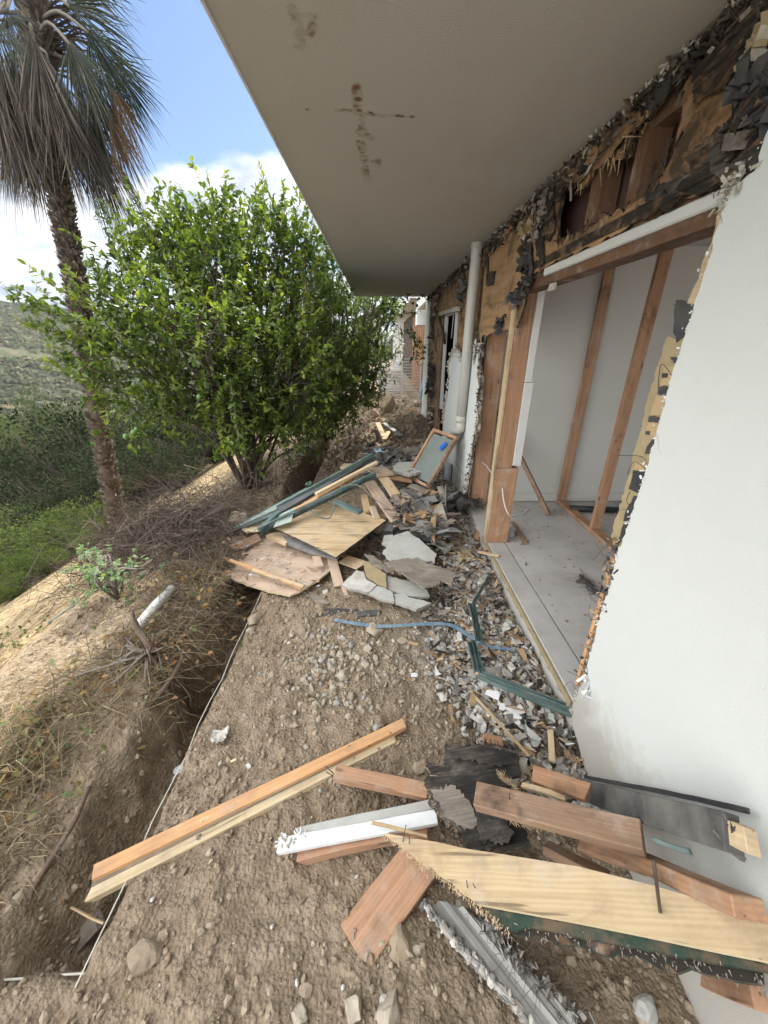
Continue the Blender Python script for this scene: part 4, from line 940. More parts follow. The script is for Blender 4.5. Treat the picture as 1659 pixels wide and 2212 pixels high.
# ---------------------------------------------------------------- leafy trees
def leafy(name, base_pts, clusters, leafmat, barkmat, sd, lsize=(.05, .085), lw=.42, nleaf=12, twl=(.22, .42), upb=.55, stem_r=.035, sprays=(), label=None, cat='tree', group=None, droop=0, limes=(), ncrown=1, tw_r=.004):
    rs = np.random.RandomState(sd); root = empty(name, base_pts[0], label, cat, group)
    base = [Vector(b) for b in base_pts]
    TB, TD, TL = [], [], []; brA, brB, brM = [], [], []
    stems = []
    for k, (c, r, n) in enumerate(clusters):
        b = base[k % len(base)]; c = Vector(c)
        m1 = b.lerp(c, .35)+Vector((rs.normal()*.08, rs.normal()*.08, .18)); m2 = b.lerp(c, .7)+Vector((rs.normal()*.1, rs.normal()*.1, .12))
        pts = curve_pts([b, m1, m2, c], 5); rr_ = list(np.linspace(stem_r*rs.uniform(.7, 1.1), stem_r*.3, len(pts)))
        stems.append((pts, rr_)); 
        for j in range(n):
            v = rs.normal(size=3); v /= np.linalg.norm(v); q = rs.rand()**.45
            P_ = np.array(c)+v*r*q*np.array([1, 1, .9])
            if P_[0] > -.68 and P_[1] < 8.9 and P_[2] > 1.95: continue
            d = v+np.array([0, 0, upb])+rs.normal(size=3)*.35; d /= np.linalg.norm(d)
            TB.append(P_); TD.append(d); TL.append(rs.uniform(*twl)*(1.25 if q > .85 else 1))
            if rs.rand() < .35: 
                s0 = np.array(pts[rs.randint(len(pts)//2, len(pts))]); brA.append(s0); brB.append(P_); brM.append((s0+P_)/2+rs.normal(size=3)*.05)
    for (s0, e0) in sprays:
        s0 = np.array(s0); e0 = np.array(e0); d = e0-s0; L_ = np.linalg.norm(d); TB.append(s0); TD.append(d/L_); TL.append(L_)
    TB = np.array(TB); TD = np.array(TD); TL = np.array(TL); n = len(TB)
    TD2 = TD+np.array([0, 0, .35-droop]); TD2 /= np.linalg.norm(TD2, axis=1)[:, None]
    TM = TB+TD*TL[:, None]*.5; TE = TM+TD2*TL[:, None]*.5
    for k, (pts, rr_) in enumerate(stems):
        tube('trunk' if k < len(base) else 'limb', pts, rr_, barkmat, root, 7)
    if brA: twigs('branches', brA, brB, .010, .005, 'dead_twig', root, mid=np.array(brM))
    twigs('twigs', TB, TE, tw_r, tw_r*.35, barkmat, root, mid=TM)
    nl = np.maximum(4, (nleaf*TL/np.mean(twl)).astype(int)); idx = np.repeat(np.arange(n), nl)
    f = (rs.rand(len(idx))*.95+.05)[:, None]; P_ = np.where(f < .5, TB[idx]*(1-2*f)+TM[idx]*2*f, TM[idx]*(2-2*f)+TE[idx]*(2*f-1))
    dv = rs.normal(size=(len(idx), 3)); D_ = TD[idx]*.6+dv*.75+np.array([0, 0, .05-droop]); 
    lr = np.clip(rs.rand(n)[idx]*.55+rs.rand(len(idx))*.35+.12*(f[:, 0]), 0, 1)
    leaves('crown', P_, D_, rs.uniform(lsize[0], lsize[1], len(idx)), leafmat, rs, lw, up=np.array([[0, 0, 1.]]), rnd=lr, parent=root)
    for q in limes:
        q = Vector(q); bm = bmesh.new(); bmesh.ops.create_uvsphere(bm, u_segments=12, v_segments=8, radius=.026)
        for v in bm.verts: v.co.z *= 1.1
        for f_ in bm.faces: f_.smooth = True
        me = bpy.data.meshes.new('lime'); bm.to_mesh(me); bm.free(); me.materials.append(MAT['lime_fruit']); link('lime', me, root, Matrix.Translation(q))
    return root
def CL(px, py, t, rpx, n): return (PT(px, py, t), rpx*t/F, n)
b0 = PG(540, 1055); XT = [CL(605, 545, 4.8, 55, 55), CL(390, 520, 4.4, 45, 40), CL(655, 590, 5.0, 45, 45), CL(470, 500, 4.5, 40, 34), CL(500, 640, 4.6, 80, 60), CL(640, 760, 4.8, 75, 60), CL(420, 800, 4.2, 70, 55), CL(330, 500, 4.3, 30, 20), CL(612, 490, 4.8, 30, 22), CL(285, 575, 4.2, 35, 24), CL(660, 525, 5.0, 30, 24), CL(610, 930, 4.9, 45, 40), CL(560, 960, 4.8, 35, 24), CL(240, 700, 3.9, 28, 16), CL(470, 930, 4.3, 40, 26), CL(660, 950, 5.6, 35, 30)]
bases = [b0+Vector((dx, dy, -.05)) for dx, dy in ((0, 0), (.07, .05), (-.08, .02), (.12, -.04), (-.05, -.06), (.02, .1))]
cl = [CL(470, 600, 4.4, 74, 102), CL(360, 650, 4.3, 91, 102), CL(330, 770, 4.2, 101, 110), CL(520, 720, 4.5, 106, 136), CL(588, 672, 4.8, 77, 102), CL(600, 810, 4.6, 101, 119), CL(245, 730, 4.1, 42, 25),
      CL(450, 850, 4.4, 97, 110), CL(350, 880, 4.2, 57, 41), CL(700, 740, 5.0, 87, 93), CL(420, 730, 3.9, 81, 76), CL(560, 560, 4.7, 57, 51), CL(200, 800, 4.1, 32, 10), CL(668, 652, 5.2, 56, 59), CL(540, 880, 4.6, 67, 51), CL(420, 560, 4.6, 52, 46), CL(650, 880, 5.0, 57, 41)]
sp = []
rsx = np.random.RandomState(4)
for (a, b), (c, d), t in [((340, 560), (300, 455), 4.3), ((390, 520), (370, 415), 4.4), ((350, 540), (345, 440), 4.4), ((420, 500), (430, 440), 4.5), ((450, 480), (520, 425), 4.5), ((480, 500), (495, 470), 4.5), ((540, 520), (552, 430), 4.6), ((590, 510), (610, 430), 4.7), ((600, 520), (625, 520), 4.7),
                          ((300, 600), (240, 470), 4.2), ((280, 620), (265, 490), 4.2), ((330, 590), (310, 520), 4.2), ((640, 560), (645, 500), 4.9), ((660, 570), (660, 485), 5.0), ((180, 700), (35, 635), 3.7), ((150, 690), (5, 660), 3.7), ((230, 640), (190, 575), 4.0), ((220, 650), (215, 560), 4.0),
                          ((230, 760), (60, 720), 3.9), ((250, 800), (90, 760), 3.9), ((240, 830), (120, 800), 3.9), ((260, 880), (160, 860), 4.0), ((290, 700), (110, 640), 3.9), ((480, 560), (470, 480), 4.4), ((510, 560), (520, 470), 4.6), ((400, 540), (395, 450), 4.4),
                          ((470, 870), (500, 980), 3.9), ((500, 860), (520, 990), 4.0), ((290, 860), (300, 960), 3.6), ((250, 870), (250, 950), 3.6), ((330, 870), (350, 950), 3.8), ((740, 600), (720, 500), 5.4), ((640, 560), (650, 520), 4.9)]:
    for j in range(4):
        e = rsx.normal(size=3)*.10; e2 = rsx.normal(size=3)*.09; sp.append((np.array(PT(a, b, t))+e, np.array(PT(c, d, t))+e2+e*.3))
limes = [PT(289, 935, 3.55), PT(272, 943, 3.5), PT(296, 928, 3.6), PT(430, 858, 3.8), PT(228, 655, 3.7), PT(452, 705, 4.0), PT(395, 545, 4.2), PT(345, 625, 4.1), PT(590, 700, 4.4)]
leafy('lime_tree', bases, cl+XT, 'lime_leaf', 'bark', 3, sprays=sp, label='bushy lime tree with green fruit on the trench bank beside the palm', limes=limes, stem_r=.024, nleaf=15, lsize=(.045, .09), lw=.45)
b1 = PG(700, 945); b2 = PG(745, 915)
cl = [CL(700, 700, 6.6, 93, 221), CL(770, 690, 7.0, 71, 187), CL(720, 800, 6.4, 82, 204), CL(660, 860, 6.0, 71, 136), CL(760, 850, 7.2, 55, 119), CL(810, 670, 8.2, 44, 102), CL(700, 880, 6.6, 55, 102), CL(620, 900, 5.9, 44, 51), CL(740, 620, 7.2, 66, 119), CL(785, 780, 7.6, 44, 85)]
sp = [((tuple(PT(690+rsx.uniform(-30, 50), 650+rsx.uniform(-40, 20), 7)), tuple(PT(675+rsx.uniform(-30, 30), 545+rsx.uniform(-30, 50), 7)))) for _ in range(14)]
leafy('oleander', [b1+Vector((dx, dy, -.05)) for dx, dy in ((0, 0), (.1, .1), (-.1, .05), (.2, 0), (.05, -.1))], cl, 'oleander_leaf', 'bark', 5, lsize=(.08, .13), lw=.22, upb=.4, sprays=sp, label='dark narrow-leaved oleander growing on the bank behind the lime tree', cat='shrub', nleaf=12)
cl = [CL(795, 665, 8.6, 30, 50), CL(835, 665, 8.6, 22, 40), CL(800, 720, 9.2, 38, 50), CL(765, 660, 9.5, 30, 50), CL(840, 690, 9.0, 20, 16)]
sp = []
for (a, b), (c, d), t in [((820, 655), (925, 640), 7.2), ((820, 670), (900, 690), 7.3), ((850, 690), (905, 740), 7.3), ((880, 700), (910, 770), 7.3), ((895, 715), (915, 780), 7.2), ((860, 700), (865, 780), 7.4), ((800, 630), (870, 625), 7.1), ((840, 640), (900, 625), 7.0), ((890, 740), (900, 790), 7.3), ((900, 720), (895, 780), 7.3), ((905, 730), (920, 760), 7.2)]:
    for j in range(2): e = rsx.normal(size=3)*.04; sp.append((np.array(PT(a, b, t))+e, np.array(PT(c, d, t))+e))
lim2 = [PT(a, b, 7.2) for a, b in ((892, 655), (901, 660), (827, 655), (838, 667), (808, 712), (835, 712), (880, 713), (815, 762), (802, 778))]
leafy('lime_tree', [PG(790, 880)], cl, 'lime_leaf', 'bark', 8, sprays=sp, label='farther lime tree whose fruiting branch hangs in front of the next house', limes=lim2, lsize=(.06, .10), nleaf=8)
# ---------------------------------------------------------------- shrubs on the slope and across the valley
def shrub_mesh(name, sd, n=3200, ls=.05, lump=8, mat='oak_leaf', tall=1.0, spread=.5, lw=.5):
    """unit shrub: about 1 high and 1 wide, origin at its foot"""
    rs = np.random.RandomState(sd); cs = np.stack([rs.normal(size=lump)*.24*spread*2, rs.normal(size=lump)*.24*spread*2, rs.uniform(.22, .82, lump)], 1); rr_ = rs.uniform(.09, .21, lump)
    k = rs.randint(0, lump, n); v = rs.normal(size=(n, 3)); v /= np.linalg.norm(v, axis=1)[:, None]
    P_ = cs[k]+v*(rr_[k]*rs.uniform(.72, 1.08, n))[:, None]; P_[:, 2] = np.maximum(P_[:, 2], .01)
    D_ = v+rs.normal(size=(n, 3))*.8+np.array([0, 0, .3]); lr = np.clip(.5*rs.rand(lump)[k]+rs.rand(n)*.5, 0, 1)
    a = leaves(name, P_, D_, rs.uniform(.6, 1.3, n)*ls, mat, rs, lw, rnd=lr)
    me = a.data; bpy.data.objects.remove(a)
    A = []; B = []; M_ = []
    for c in cs:
        for j in range(14): 
            A.append([rs.normal()*.03, rs.normal()*.03, 0]); e = c+rs.normal(size=3)*.13; B.append(e); M_.append(e*.5+rs.normal(size=3)*.05)
    b = twigs('branches', A, B, .0035, .001, 'dead_twig', mid=np.array(M_)); mb = b.data; bpy.data.objects.remove(b)
    return me, mb
KIND = {'oak': shrub_mesh('foliage', 1, 11000, .024, 30, 'oak_leaf'), 'oak2': shrub_mesh('foliage', 2, 11000, .023, 34, 'oak_leaf', spread=.6), 'green': shrub_mesh('foliage', 3, 8000, .028, 24, 'shrub_leaf'),
        'green2': shrub_mesh('foliage', 4, 8000, .027, 26, 'shrub_leaf', spread=.65), 'low': shrub_mesh('foliage', 5, 9000, .032, 28, 'grass_leaf', spread=.6, lw=.3)}
def shrub_at(px, ptop, t, kind, wpx, label, group, rot=0, cat='shrub', name='shrub'):
    p = PT(px, ptop, t); zb = h1(p.x, p.y); hgt = max(.3, p.z-zb); wd = wpx*t/F
    fo, br = KIND[kind]
    root = empty(name, (p.x, p.y, zb), label, cat, group)
    for nm, me in (('foliage', fo), ('branches', br)):
        link(nm, me, root, Matrix.LocRotScale(Vector((p.x, p.y, zb-.1*hgt)), Matrix.Rotation(rot, 3, 'Z').to_quaternion(), Vector((wd, wd, max(hgt*1.1, wd*.6)))))
G1 = 'wild shrubs growing below the straw slope'
sh = [(160, 870, 12, 'oak', 330, 'dark evergreen oak shrub left of the palm trunk, broadest of the dark ones'), (50, 900, 14, 'oak2', 260, 'dark oak shrub by the left edge of the picture under the pale hillside'), (330, 880, 12, 'oak2', 300, 'dark oak shrub seen between the palm trunk and the lime tree stems'),
      (470, 960, 10, 'oak', 260, 'shaded oak shrub glimpsed through the lime tree stems'), (250, 930, 9.5, 'oak', 230, 'dense dark shrub directly behind the palm trunk'), (150, 1010, 9, 'oak2', 240, 'brownish green shrub halfway down to the left of the palm trunk'), (60, 1120, 8.2, 'green', 240, 'light green open shrub at the left edge above the grassy clump'),
      (200, 1120, 8.0, 'green2', 180, 'mid green shrub just left of the palm foot'), (110, 1170, 7.4, 'green', 200, 'bushy green shrub standing at the top edge of the straw slope'), (20, 1215, 6.6, 'green', 230, 'feathery yellow-green shrub in the lower left corner of the greenery'),
      (190, 1185, 7.0, 'green2', 120, 'low fringe of green at the foot of the slope beside the palm'), (380, 1030, 8.5, 'oak', 200, 'dim shrub behind the palm foot and the dead brush'), (600, 930, 9.5, 'green', 200, 'sunlit green shrub behind the lime tree base'), (690, 900, 12, 'green2', 200, 'green shrub on the slope behind the oleander'),
      (5, 1060, 10, 'green2', 150, 'pale green shrub cut by the left edge, middle height'), (100, 1240, 6.3, 'low', 130, 'low grassy clump bordering the straw slope'), (40, 1290, 5.8, 'low', 110, 'lowest grassy clump by the left edge over the straw slope')]
for k, (px_, pt_, t_, kd, w_, lb) in enumerate(sh): shrub_at(px_, pt_, t_, kd, w_, lb, G1, k*1.3)
G2 = 'shrubs down in the valley'
vs = [(30, 835, 34, 'green', 130, 'yellow-green shrub by the left edge below the dirt track'), (110, 815, 40, 'green2', 120, 'bright yellow-green shrub in the valley left of the palm'), (180, 850, 30, 'green', 130, 'pale green shrub in the valley right beside the palm trunk'), (60, 880, 26, 'green2', 120, 'valley shrub showing just above the dark oaks'),
      (5, 900, 24, 'green', 110, 'pale valley shrub cut by the left edge of the picture'), (820, 740, 40, 'green', 60, 'sunlit pale shrub beyond the fence panel at the path end'), (780, 760, 36, 'green2', 60, 'sunlit shrub left of the path end behind the oleander'), (855, 720, 48, 'oak', 50, 'dim distant tree beyond the next house')]
for k, (px_, pt_, t_, kd, w_, lb) in enumerate(vs): shrub_at(px_, pt_, t_, kd, w_, lb, G2, k*2.1)
# far brush: one mass
def brush(name, n, x0, x1, f0, f1, rad, nq, mat, sd, qs=.45):
    rs = np.random.RandomState(sd); x = -(x0+(x1-x0)*rs.rand(n)**.8); y = -x*rs.uniform(f0, f1, n)
    keep = (fbm(x, y, 18, 3) > -.55); x, y = x[keep], y[keep]; n = len(x); z = H(x, y, False)
    R_ = rs.uniform(.5, 1.3, n)*rad; k = nq
    v = rs.normal(size=(n, k, 3)); v /= np.linalg.norm(v, axis=2)[:, :, None]; v[:, :, 2] = np.abs(v[:, :, 2])*.75
    c = np.stack([x, y, z], 1)[:, None]+v*R_[:, None, None]*rs.uniform(.6, 1.0, (n, k, 1))
    A = rs.normal(size=(n, k, 3)); A -= v*(A*v).sum(2)[:, :, None]*.6; A /= np.linalg.norm(A, axis=2)[:, :, None]; B = np.cross(v+rs.normal(size=(n, k, 3))*.4, A); s_ = (R_*qs)[:, None, None]*rs.uniform(.5, 1.2, (n, k, 1))
    Q = np.stack([c-A*s_, c-B*s_*.6, c+A*s_, c+B*s_*.6], 2).reshape(-1, 3)
    rnd = np.clip(np.repeat(rs.rand(n)*.7+fbm(x, y, 30, 3)*.35+.05, k*4)+np.repeat(rs.rand(n*k)*.25, 4), 0, 1)
    me = mesh_np(name, Q, np.arange(n*k*4).reshape(-1, 4), MAT[mat], False, {'rnd': rnd}); tag(link(name, me), kind='stuff')
brush('hillside_brush', 34000, 55, 400, .35, 3.6, 1.9, 26, 'chaparral', 1)
brush('valley_brush', 5200, 13, 110, .4, 3.6, 1.35, 80, 'shrub_leaf', 2, .2)
# dead brush, vines and litter on the bank
def brushpile(name, px, py, h, n, rx, ry, rz, L_, mat, sd, label, cat, r=.0022, h0=.0, arch=.12, leafmat=None, nl=0, ls=.05, group=None, lw=.6, flat=.5):
    c = PG(px, py); rs = np.random.RandomState(sd); root = empty(name, c, label, cat, group)
    X = c.x+np.clip(rs.normal(size=n), -1.9, 1.9)*rx; Y = c.y+np.clip(rs.normal(size=n), -1.9, 1.9)*ry; Z = H(X, Y, False)+h0+np.abs(rs.normal(size=n))*rz
    A = np.stack([X, Y, Z], 1); D_ = rs.normal(size=(n, 3))*np.array([1, 1, flat]); D_ /= np.linalg.norm(D_, axis=1)[:, None]; ln = rs.uniform(.4, 1.2, n)*L_
    B = A+D_*ln[:, None]; B[:, 2] = np.maximum(B[:, 2], H(B[:, 0], B[:, 1], False)+.01); M_ = (A+B)/2+rs.normal(size=(n, 3))*L_*.08+np.array([0, 0, 1.])*arch*ln[:, None]
    twigs('stems', A, B, rs.uniform(.5, 1.2, n)*r, r*.4, mat, root, mid=M_)
    if nl:
        k = rs.randint(0, n, nl); f = rs.rand(nl)[:, None]; P_ = M_[k]*(1-f)+B[k]*f
        leaves('leaves', P_, rs.normal(size=(nl, 3))*np.array([1, 1, .6]), rs.uniform(.6, 1.2, nl)*ls, leafmat, rs, lw, up=np.array([[0, 0, 1.]]), parent=root, curl=.5)
    return root
brushpile('dead_brush', 370, 1170, 0, 2600, .38, .42, .20, .42, 'dead_twig', 1, 'tangle of grey leafless twigs heaped at the foot of the palm', 'brush pile', r=.003)
brushpile('dead_brush', 300, 1175, 0, 900, .16, .2, .14, .3, 'dead_twig', 17, 'smaller grey twig tangle touching the palm foot on its right', 'brush pile', r=.003)
brushpile('dry_vine', 500, 1215, 0, 420, .16, .5, .06, .30, 'dead_twig', 2, 'dry brown vine with curled orange leaves beside the stacked plywood', 'vine', leafmat='dry_leaf', nl=200, ls=.045)
brushpile('dry_vine', 440, 1290, 0, 520, .18, .26, .04, .24, 'straw', 3, 'straw coloured vine trailing over the half buried white pipe', 'vine', leafmat='ivy_leaf', nl=170, ls=.04)
brushpile('dry_vine', 340, 1420, 0, 620, .16, .20, .04, .22, 'straw', 4, 'dry vine spread round the uprooted stump on the bank', 'vine', leafmat='dry_leaf', nl=150, ls=.04)
brushpile('ivy', 110, 1560, 0, 620, .20, .20, .04, .24, 'straw', 5, 'ivy with pale green leaves over bleached stems on the bank', 'ivy', leafmat='ivy_leaf', nl=190, ls=.04)
brushpile('ivy', 0, 1690, 0, 420, .12, .12, .04, .18, 'straw', 6, 'ivy patch nearest the camera at the left edge of the picture', 'ivy', leafmat='ivy_leaf', nl=100, ls=.04)
brushpile('dry_grass', 10, 1830, 0, 260, .08, .07, .02, .11, 'straw', 7, 'clump of dry straw grass on the trench lip at lower left', 'dry grass', r=.002)
brushpile('dry_vine', 385, 1330, 0, 300, .15, .3, .05, .28, 'dead_twig', 9, 'brown vine with green and rust leaves just behind the white pipe', 'vine', leafmat='ivy_leaf', nl=170, ls=.04)
brushpile('ground_ivy', 20, 1405, 0, 60, .10, .2, .04, .2, 'straw', 10, 'small leafy patch on the straw slope at the left edge', 'ivy', leafmat='shrub_leaf', nl=120, ls=.03)
# uprooted stump with roots
c = PG(330, 1440); st_ = empty('tree_stump', c, 'uprooted stump with spreading grey roots lying on the bank', 'stump')
tube('stump', curve_pts([c+Vector((0, 0, .02)), c+Vector((-.02, .05, .12)), c+Vector((-.10, .10, .22)), c+Vector((-.12, .13, .30))], 4), [.026]*5+[.02]*5+[.012]*3, 'root', st_, 8)
rs = np.random.RandomState(9)
for k in range(26):
    a = rs.uniform(0, 6.283); L_ = rs.uniform(.12, .34); e = c+Vector((math.cos(a)*L_, math.sin(a)*L_, 0)); e.z = h1(e.x, e.y)+rs.uniform(.0, .08)
    m1 = c.lerp(e, .35)+Vector((rs.normal()*.03, rs.normal()*.03, .12)); m2 = c.lerp(e, .7)+Vector((rs.normal()*.04, rs.normal()*.04, .07))
    pt_ = curve_pts([c+Vector((0, 0, .1)), m1, m2, e], 5); tube('root', pt_, list(np.linspace(.0085, .002, len(pt_))), 'root' if k % 2 else 'bark_grey', st_, 6)
# grey-green gum sapling
c0 = PG(255, 1295)
cl = [(c0+Vector((rs.normal()*.10, rs.normal()*.09, rs.uniform(.08, .32))), .07, 8) for _ in range(10)]
leafy('gum_sapling', [c0+Vector((0, 0, -.02))], cl, 'gum_leaf', 'bark_grey', 12, lsize=(.022, .042), lw=.7, nleaf=7, twl=(.06, .12), stem_r=.008, label='pale blue-green sapling on the straw slope below the palm', cat='sapling', tw_r=.002)
# straw litter and small sticks over the slope and the bank
n = 7000; rs = np.random.RandomState(15); X = -rs.uniform(1.9, 5.6, n); Y = rs.uniform(.4, 7.5, n); Z = H(X, Y)+.006
a = rs.rand(n)*6.283; L_ = rs.uniform(.02, .10, n); D_ = np.stack([np.cos(a)*L_, np.sin(a)*L_, rs.normal(size=n)*.012], 1); A = np.stack([X, Y, Z], 1); B = A+D_; B[:, 2] = H(B[:, 0], B[:, 1])+.008
tag(twigs('straw_litter', A, B, .0022, .0012, 'straw'), kind='stuff')
n = 1500; X = -rs.uniform(1.15, 2.4, n); Y = rs.uniform(.45, 8, n); Z = H(X, Y)+.004
tag(leaves('leaf_litter', np.stack([X, Y, Z], 1), rs.normal(size=(n, 3))*np.array([1, 1, .15]), rs.uniform(.010, .026, n), 'dry_leaf', rs, .6, up=np.array([[0, 0, 1.]]), curl=.8), kind='stuff')
n = 600; X = -rs.uniform(1.35, 2.3, n); Y = rs.uniform(.6, 6, n); a = rs.rand(n)*6.283; L_ = rs.uniform(.03, .18, n)
A = np.stack([X, Y, H(X, Y)+.01], 1); B = A+np.stack([np.cos(a)*L_, np.sin(a)*L_, 0*a], 1); B[:, 2] = H(B[:, 0], B[:, 1])+.015; M_ = (A+B)/2; M_[:, 2] += .02
tag(twigs('twig_litter', A, B, .0017, .0008, 'straw', mid=M_), kind='stuff')
# ---------------------------------------------------------------- string lines, roots and stakes along the trench
n = 60; ys = np.linspace(.47, 9.2, n); zs = H(np.full(n, -.93), ys, False)+.004
tube('string_line', [(-.963+.005*math.sin(k*1.7)+.003*math.sin(k*4.1), ys[k], zs[k]+.003*math.sin(k*2.3)) for k in range(n)], .0026, 'string_white', sides=6, label='long taut white string running along the edge of the trench', cat='string')
a = PZ(-20, 2120, .03); b = PZ(470, 2078, .03)
tube('string_line', [a.lerp(b, k/12)+Vector((0, 0, .003*math.sin(k*2))) for k in range(13)], .0035, 'string_white', sides=6, label='short white line crossing the bottom left corner of the dirt', cat='string')
tube('string_line', [PZ(945, 2088, .03), PZ(1000, 2086, .03), PZ(1062, 2092, .03)], .006, 'string_white', sides=6, label='short end of white line showing beside the grey flashing', cat='string')
tube('exposed_root', curve_pts([PZ(192, 1700, .10), PZ(160, 1775, .09), PZ(120, 1840, .07), PZ(80, 1905, .06), PZ(40, 1975, .04), PZ(-10, 2050, .0)], 5), .010, 'root', sides=8, label='long thin brown root slanting across the near end of the trench', cat='root', group='roots on the trench lip')
tube('exposed_root', curve_pts([PZ(398, 1405, .12), PZ(385, 1440, .13), PZ(360, 1480, .12), PZ(308, 1542, .10)], 5), .013, 'root', sides=8, label='curved brown root on the bank above the middle of the trench', cat='root', group='roots on the trench lip')
bq('wooden_stake', (80, 2100), (115, 2118), (190, 1985), (215, 2000), -.28, -.12, .035, 'weathered', 'dirty split wooden stake lying in the near end of the trench', 'stake')
bq('thin_stick', (150, 1960), (152, 1966), (222, 1990), (223, 1996), -.05, .02, .008, 'stick', 'thin pale stick above the wooden stake in the trench', 'stick', bev=0)
a = PG(300, 1352, .05); b = PG(372, 1272, .04)
tube('buried_pipe', [a, a.lerp(b, .5)+Vector((0, 0, .01)), b], .035, 'cord_white', sides=14, label='white pipe half buried in vines on the bank', cat='pipe')
tube('garden_hose', curve_pts([PG(105, 1347, .02), PG(140, 1322, .02), PG(182, 1294, .02)], 5), .012, 'metal_green', sides=8, label='short green hose lying on the straw slope', cat='hose')
# ---------------------------------------------------------------- loose dirt, gravel and rubble
def band(n, sd, x0, x1, y0, y1, dens=None, up=.3, sz=None):
    rs = np.random.RandomState(sd); X = rs.uniform(x0, x1, n); Y = y0+(y1-y0)*rs.rand(n)**1.25
    if dens is not None: k = rs.rand(n) < dens(X, Y); X, Y = X[k], Y[k]
    s_ = sz(rs, len(X)); return np.stack([X, Y, H(X, Y)+s_*up], 1), s_
szc = lambda lo, hi, p=3: (lambda rs, n: lo+(hi-lo)*rs.rand(n)**p)
P, s_ = band(42000, 1, -.95, .98, .1, 6.5, lambda X, Y: .35+.65*sstep(-.3, .25, fbm(X, Y, .35, 2)), .25, szc(.0022, .014, 5)); tag(scatter('dirt_clods', P, s_, ['clod', 'clod_pale', 'clod'], 'stone', .25, (1, 1, .8), 1), kind='stuff')
P, s_ = band(9000, 2, -2.3, -1.0, .3, 8, None, .25, szc(.003, .018, 4)); tag(scatter('dirt_crumbs', P, s_, ['clod', 'clod_pale'], 'stone', .25, (1, 1, .8), 2), kind='stuff')
P, s_ = band(1100, 3, -.9, .95, .1, 6, None, .3, szc(.004, .018, 3)); tag(scatter('pebbles', P, s_, ['stone', 'stone_pale', 'chip_white', 'clod_pale'], 'stone', .25, (1, 1, .7), 3), kind='stuff')
# pale gravel patch in the middle of the dirt
rs = np.random.RandomState(8); c = PG(725, 1440); n = 520; X = c.x+rs.normal(size=n)*.19; Y = c.y+rs.normal(size=n)*.20; s_ = szc(.005, .024, 2.2)(rs, n)
tag(scatter('gravel_patch', np.stack([X, Y, H(X, Y)+s_*.3], 1), s_, ['stone_pale', 'stone', 'stone_pale', 'chip_grey'], 'stone', .28, (1, 1, .8), 8), kind='stuff')
# broken stucco, plaster and wood along the wall and over the heap
den = lambda X, Y: np.clip(sstep(.28, .75, X+.25*fbm(X, Y, .4, 2)+.35*sstep(2.6, 3.4, Y)-.25*sstep(5.6, 6.5, Y)), 0, 1)
P, s_ = band(14000, 4, .0, .96, .95, 7.0, den, .35, szc(.005, .028, 2.8)); P[:, 2] += .02*RN.rand(len(P))
tag(scatter('rubble', P, s_, ['chip_white', 'chip_grey', 'stone_pale', 'chip_grey', 'stucco_chip'], 'stone', .35, (1, 1, .6), 4), kind='stuff')
P, s_ = band(8000, 5, .0, .96, 1.0, 6.6, den, .5, szc(.008, .045, 3.2)); P[:, 2] += .03*RN.rand(len(P))
tag(scatter('plaster_chips', P, s_, ['stucco_chip', 'chip_white', 'felt_grey', 'chip_grey', 'tar_grey', 'paint_white'], 'box', .42, (1, .8, .13), 5, tilt=.45, mi=RN.choice(6, len(P), p=[.3, .2, .16, .2, .08, .06])), kind='stuff')
P, s_ = band(4200, 6, .05, .96, 1.1, 6.4, den, .5, szc(.012, .055, 2.4)); P[:, 2] += .03*RN.rand(len(P))
tag(scatter('wood_chips', P, s_, ['wood_chip', 'ply_wall_mold', 'weathered', 'pine_light', 'rot_black'], 'box', .3, (1.7, .35, .12), 6, tilt=.4, mi=RN.choice(5, len(P), p=[.34, .2, .26, .1, .1])), kind='stuff')
# far path litter
P, s_ = band(3500, 7, -.9, .9, 6, 14, None, .4, szc(.01, .05, 2)); tag(scatter('path_rubble', P, s_, ['stone_pale', 'clod_pale', 'clod', 'wood_chip', 'clod', 'clod_pale'], 'stone', .35, (1.2, 1, .5), 7), kind='stuff')
P, s_ = band(500, 9, 1.2, 2.6, 1.4, 4.0, None, .4, szc(.002, .014, 3)); P[:, 2] = .202+s_*.2; tag(scatter('floor_crumbs', P, s_, ['tar_paper', 'clod', 'chip_grey', 'wood_chip'], 'box', .35, (1.4, .8, .4), 7, tilt=.3), kind='stuff')
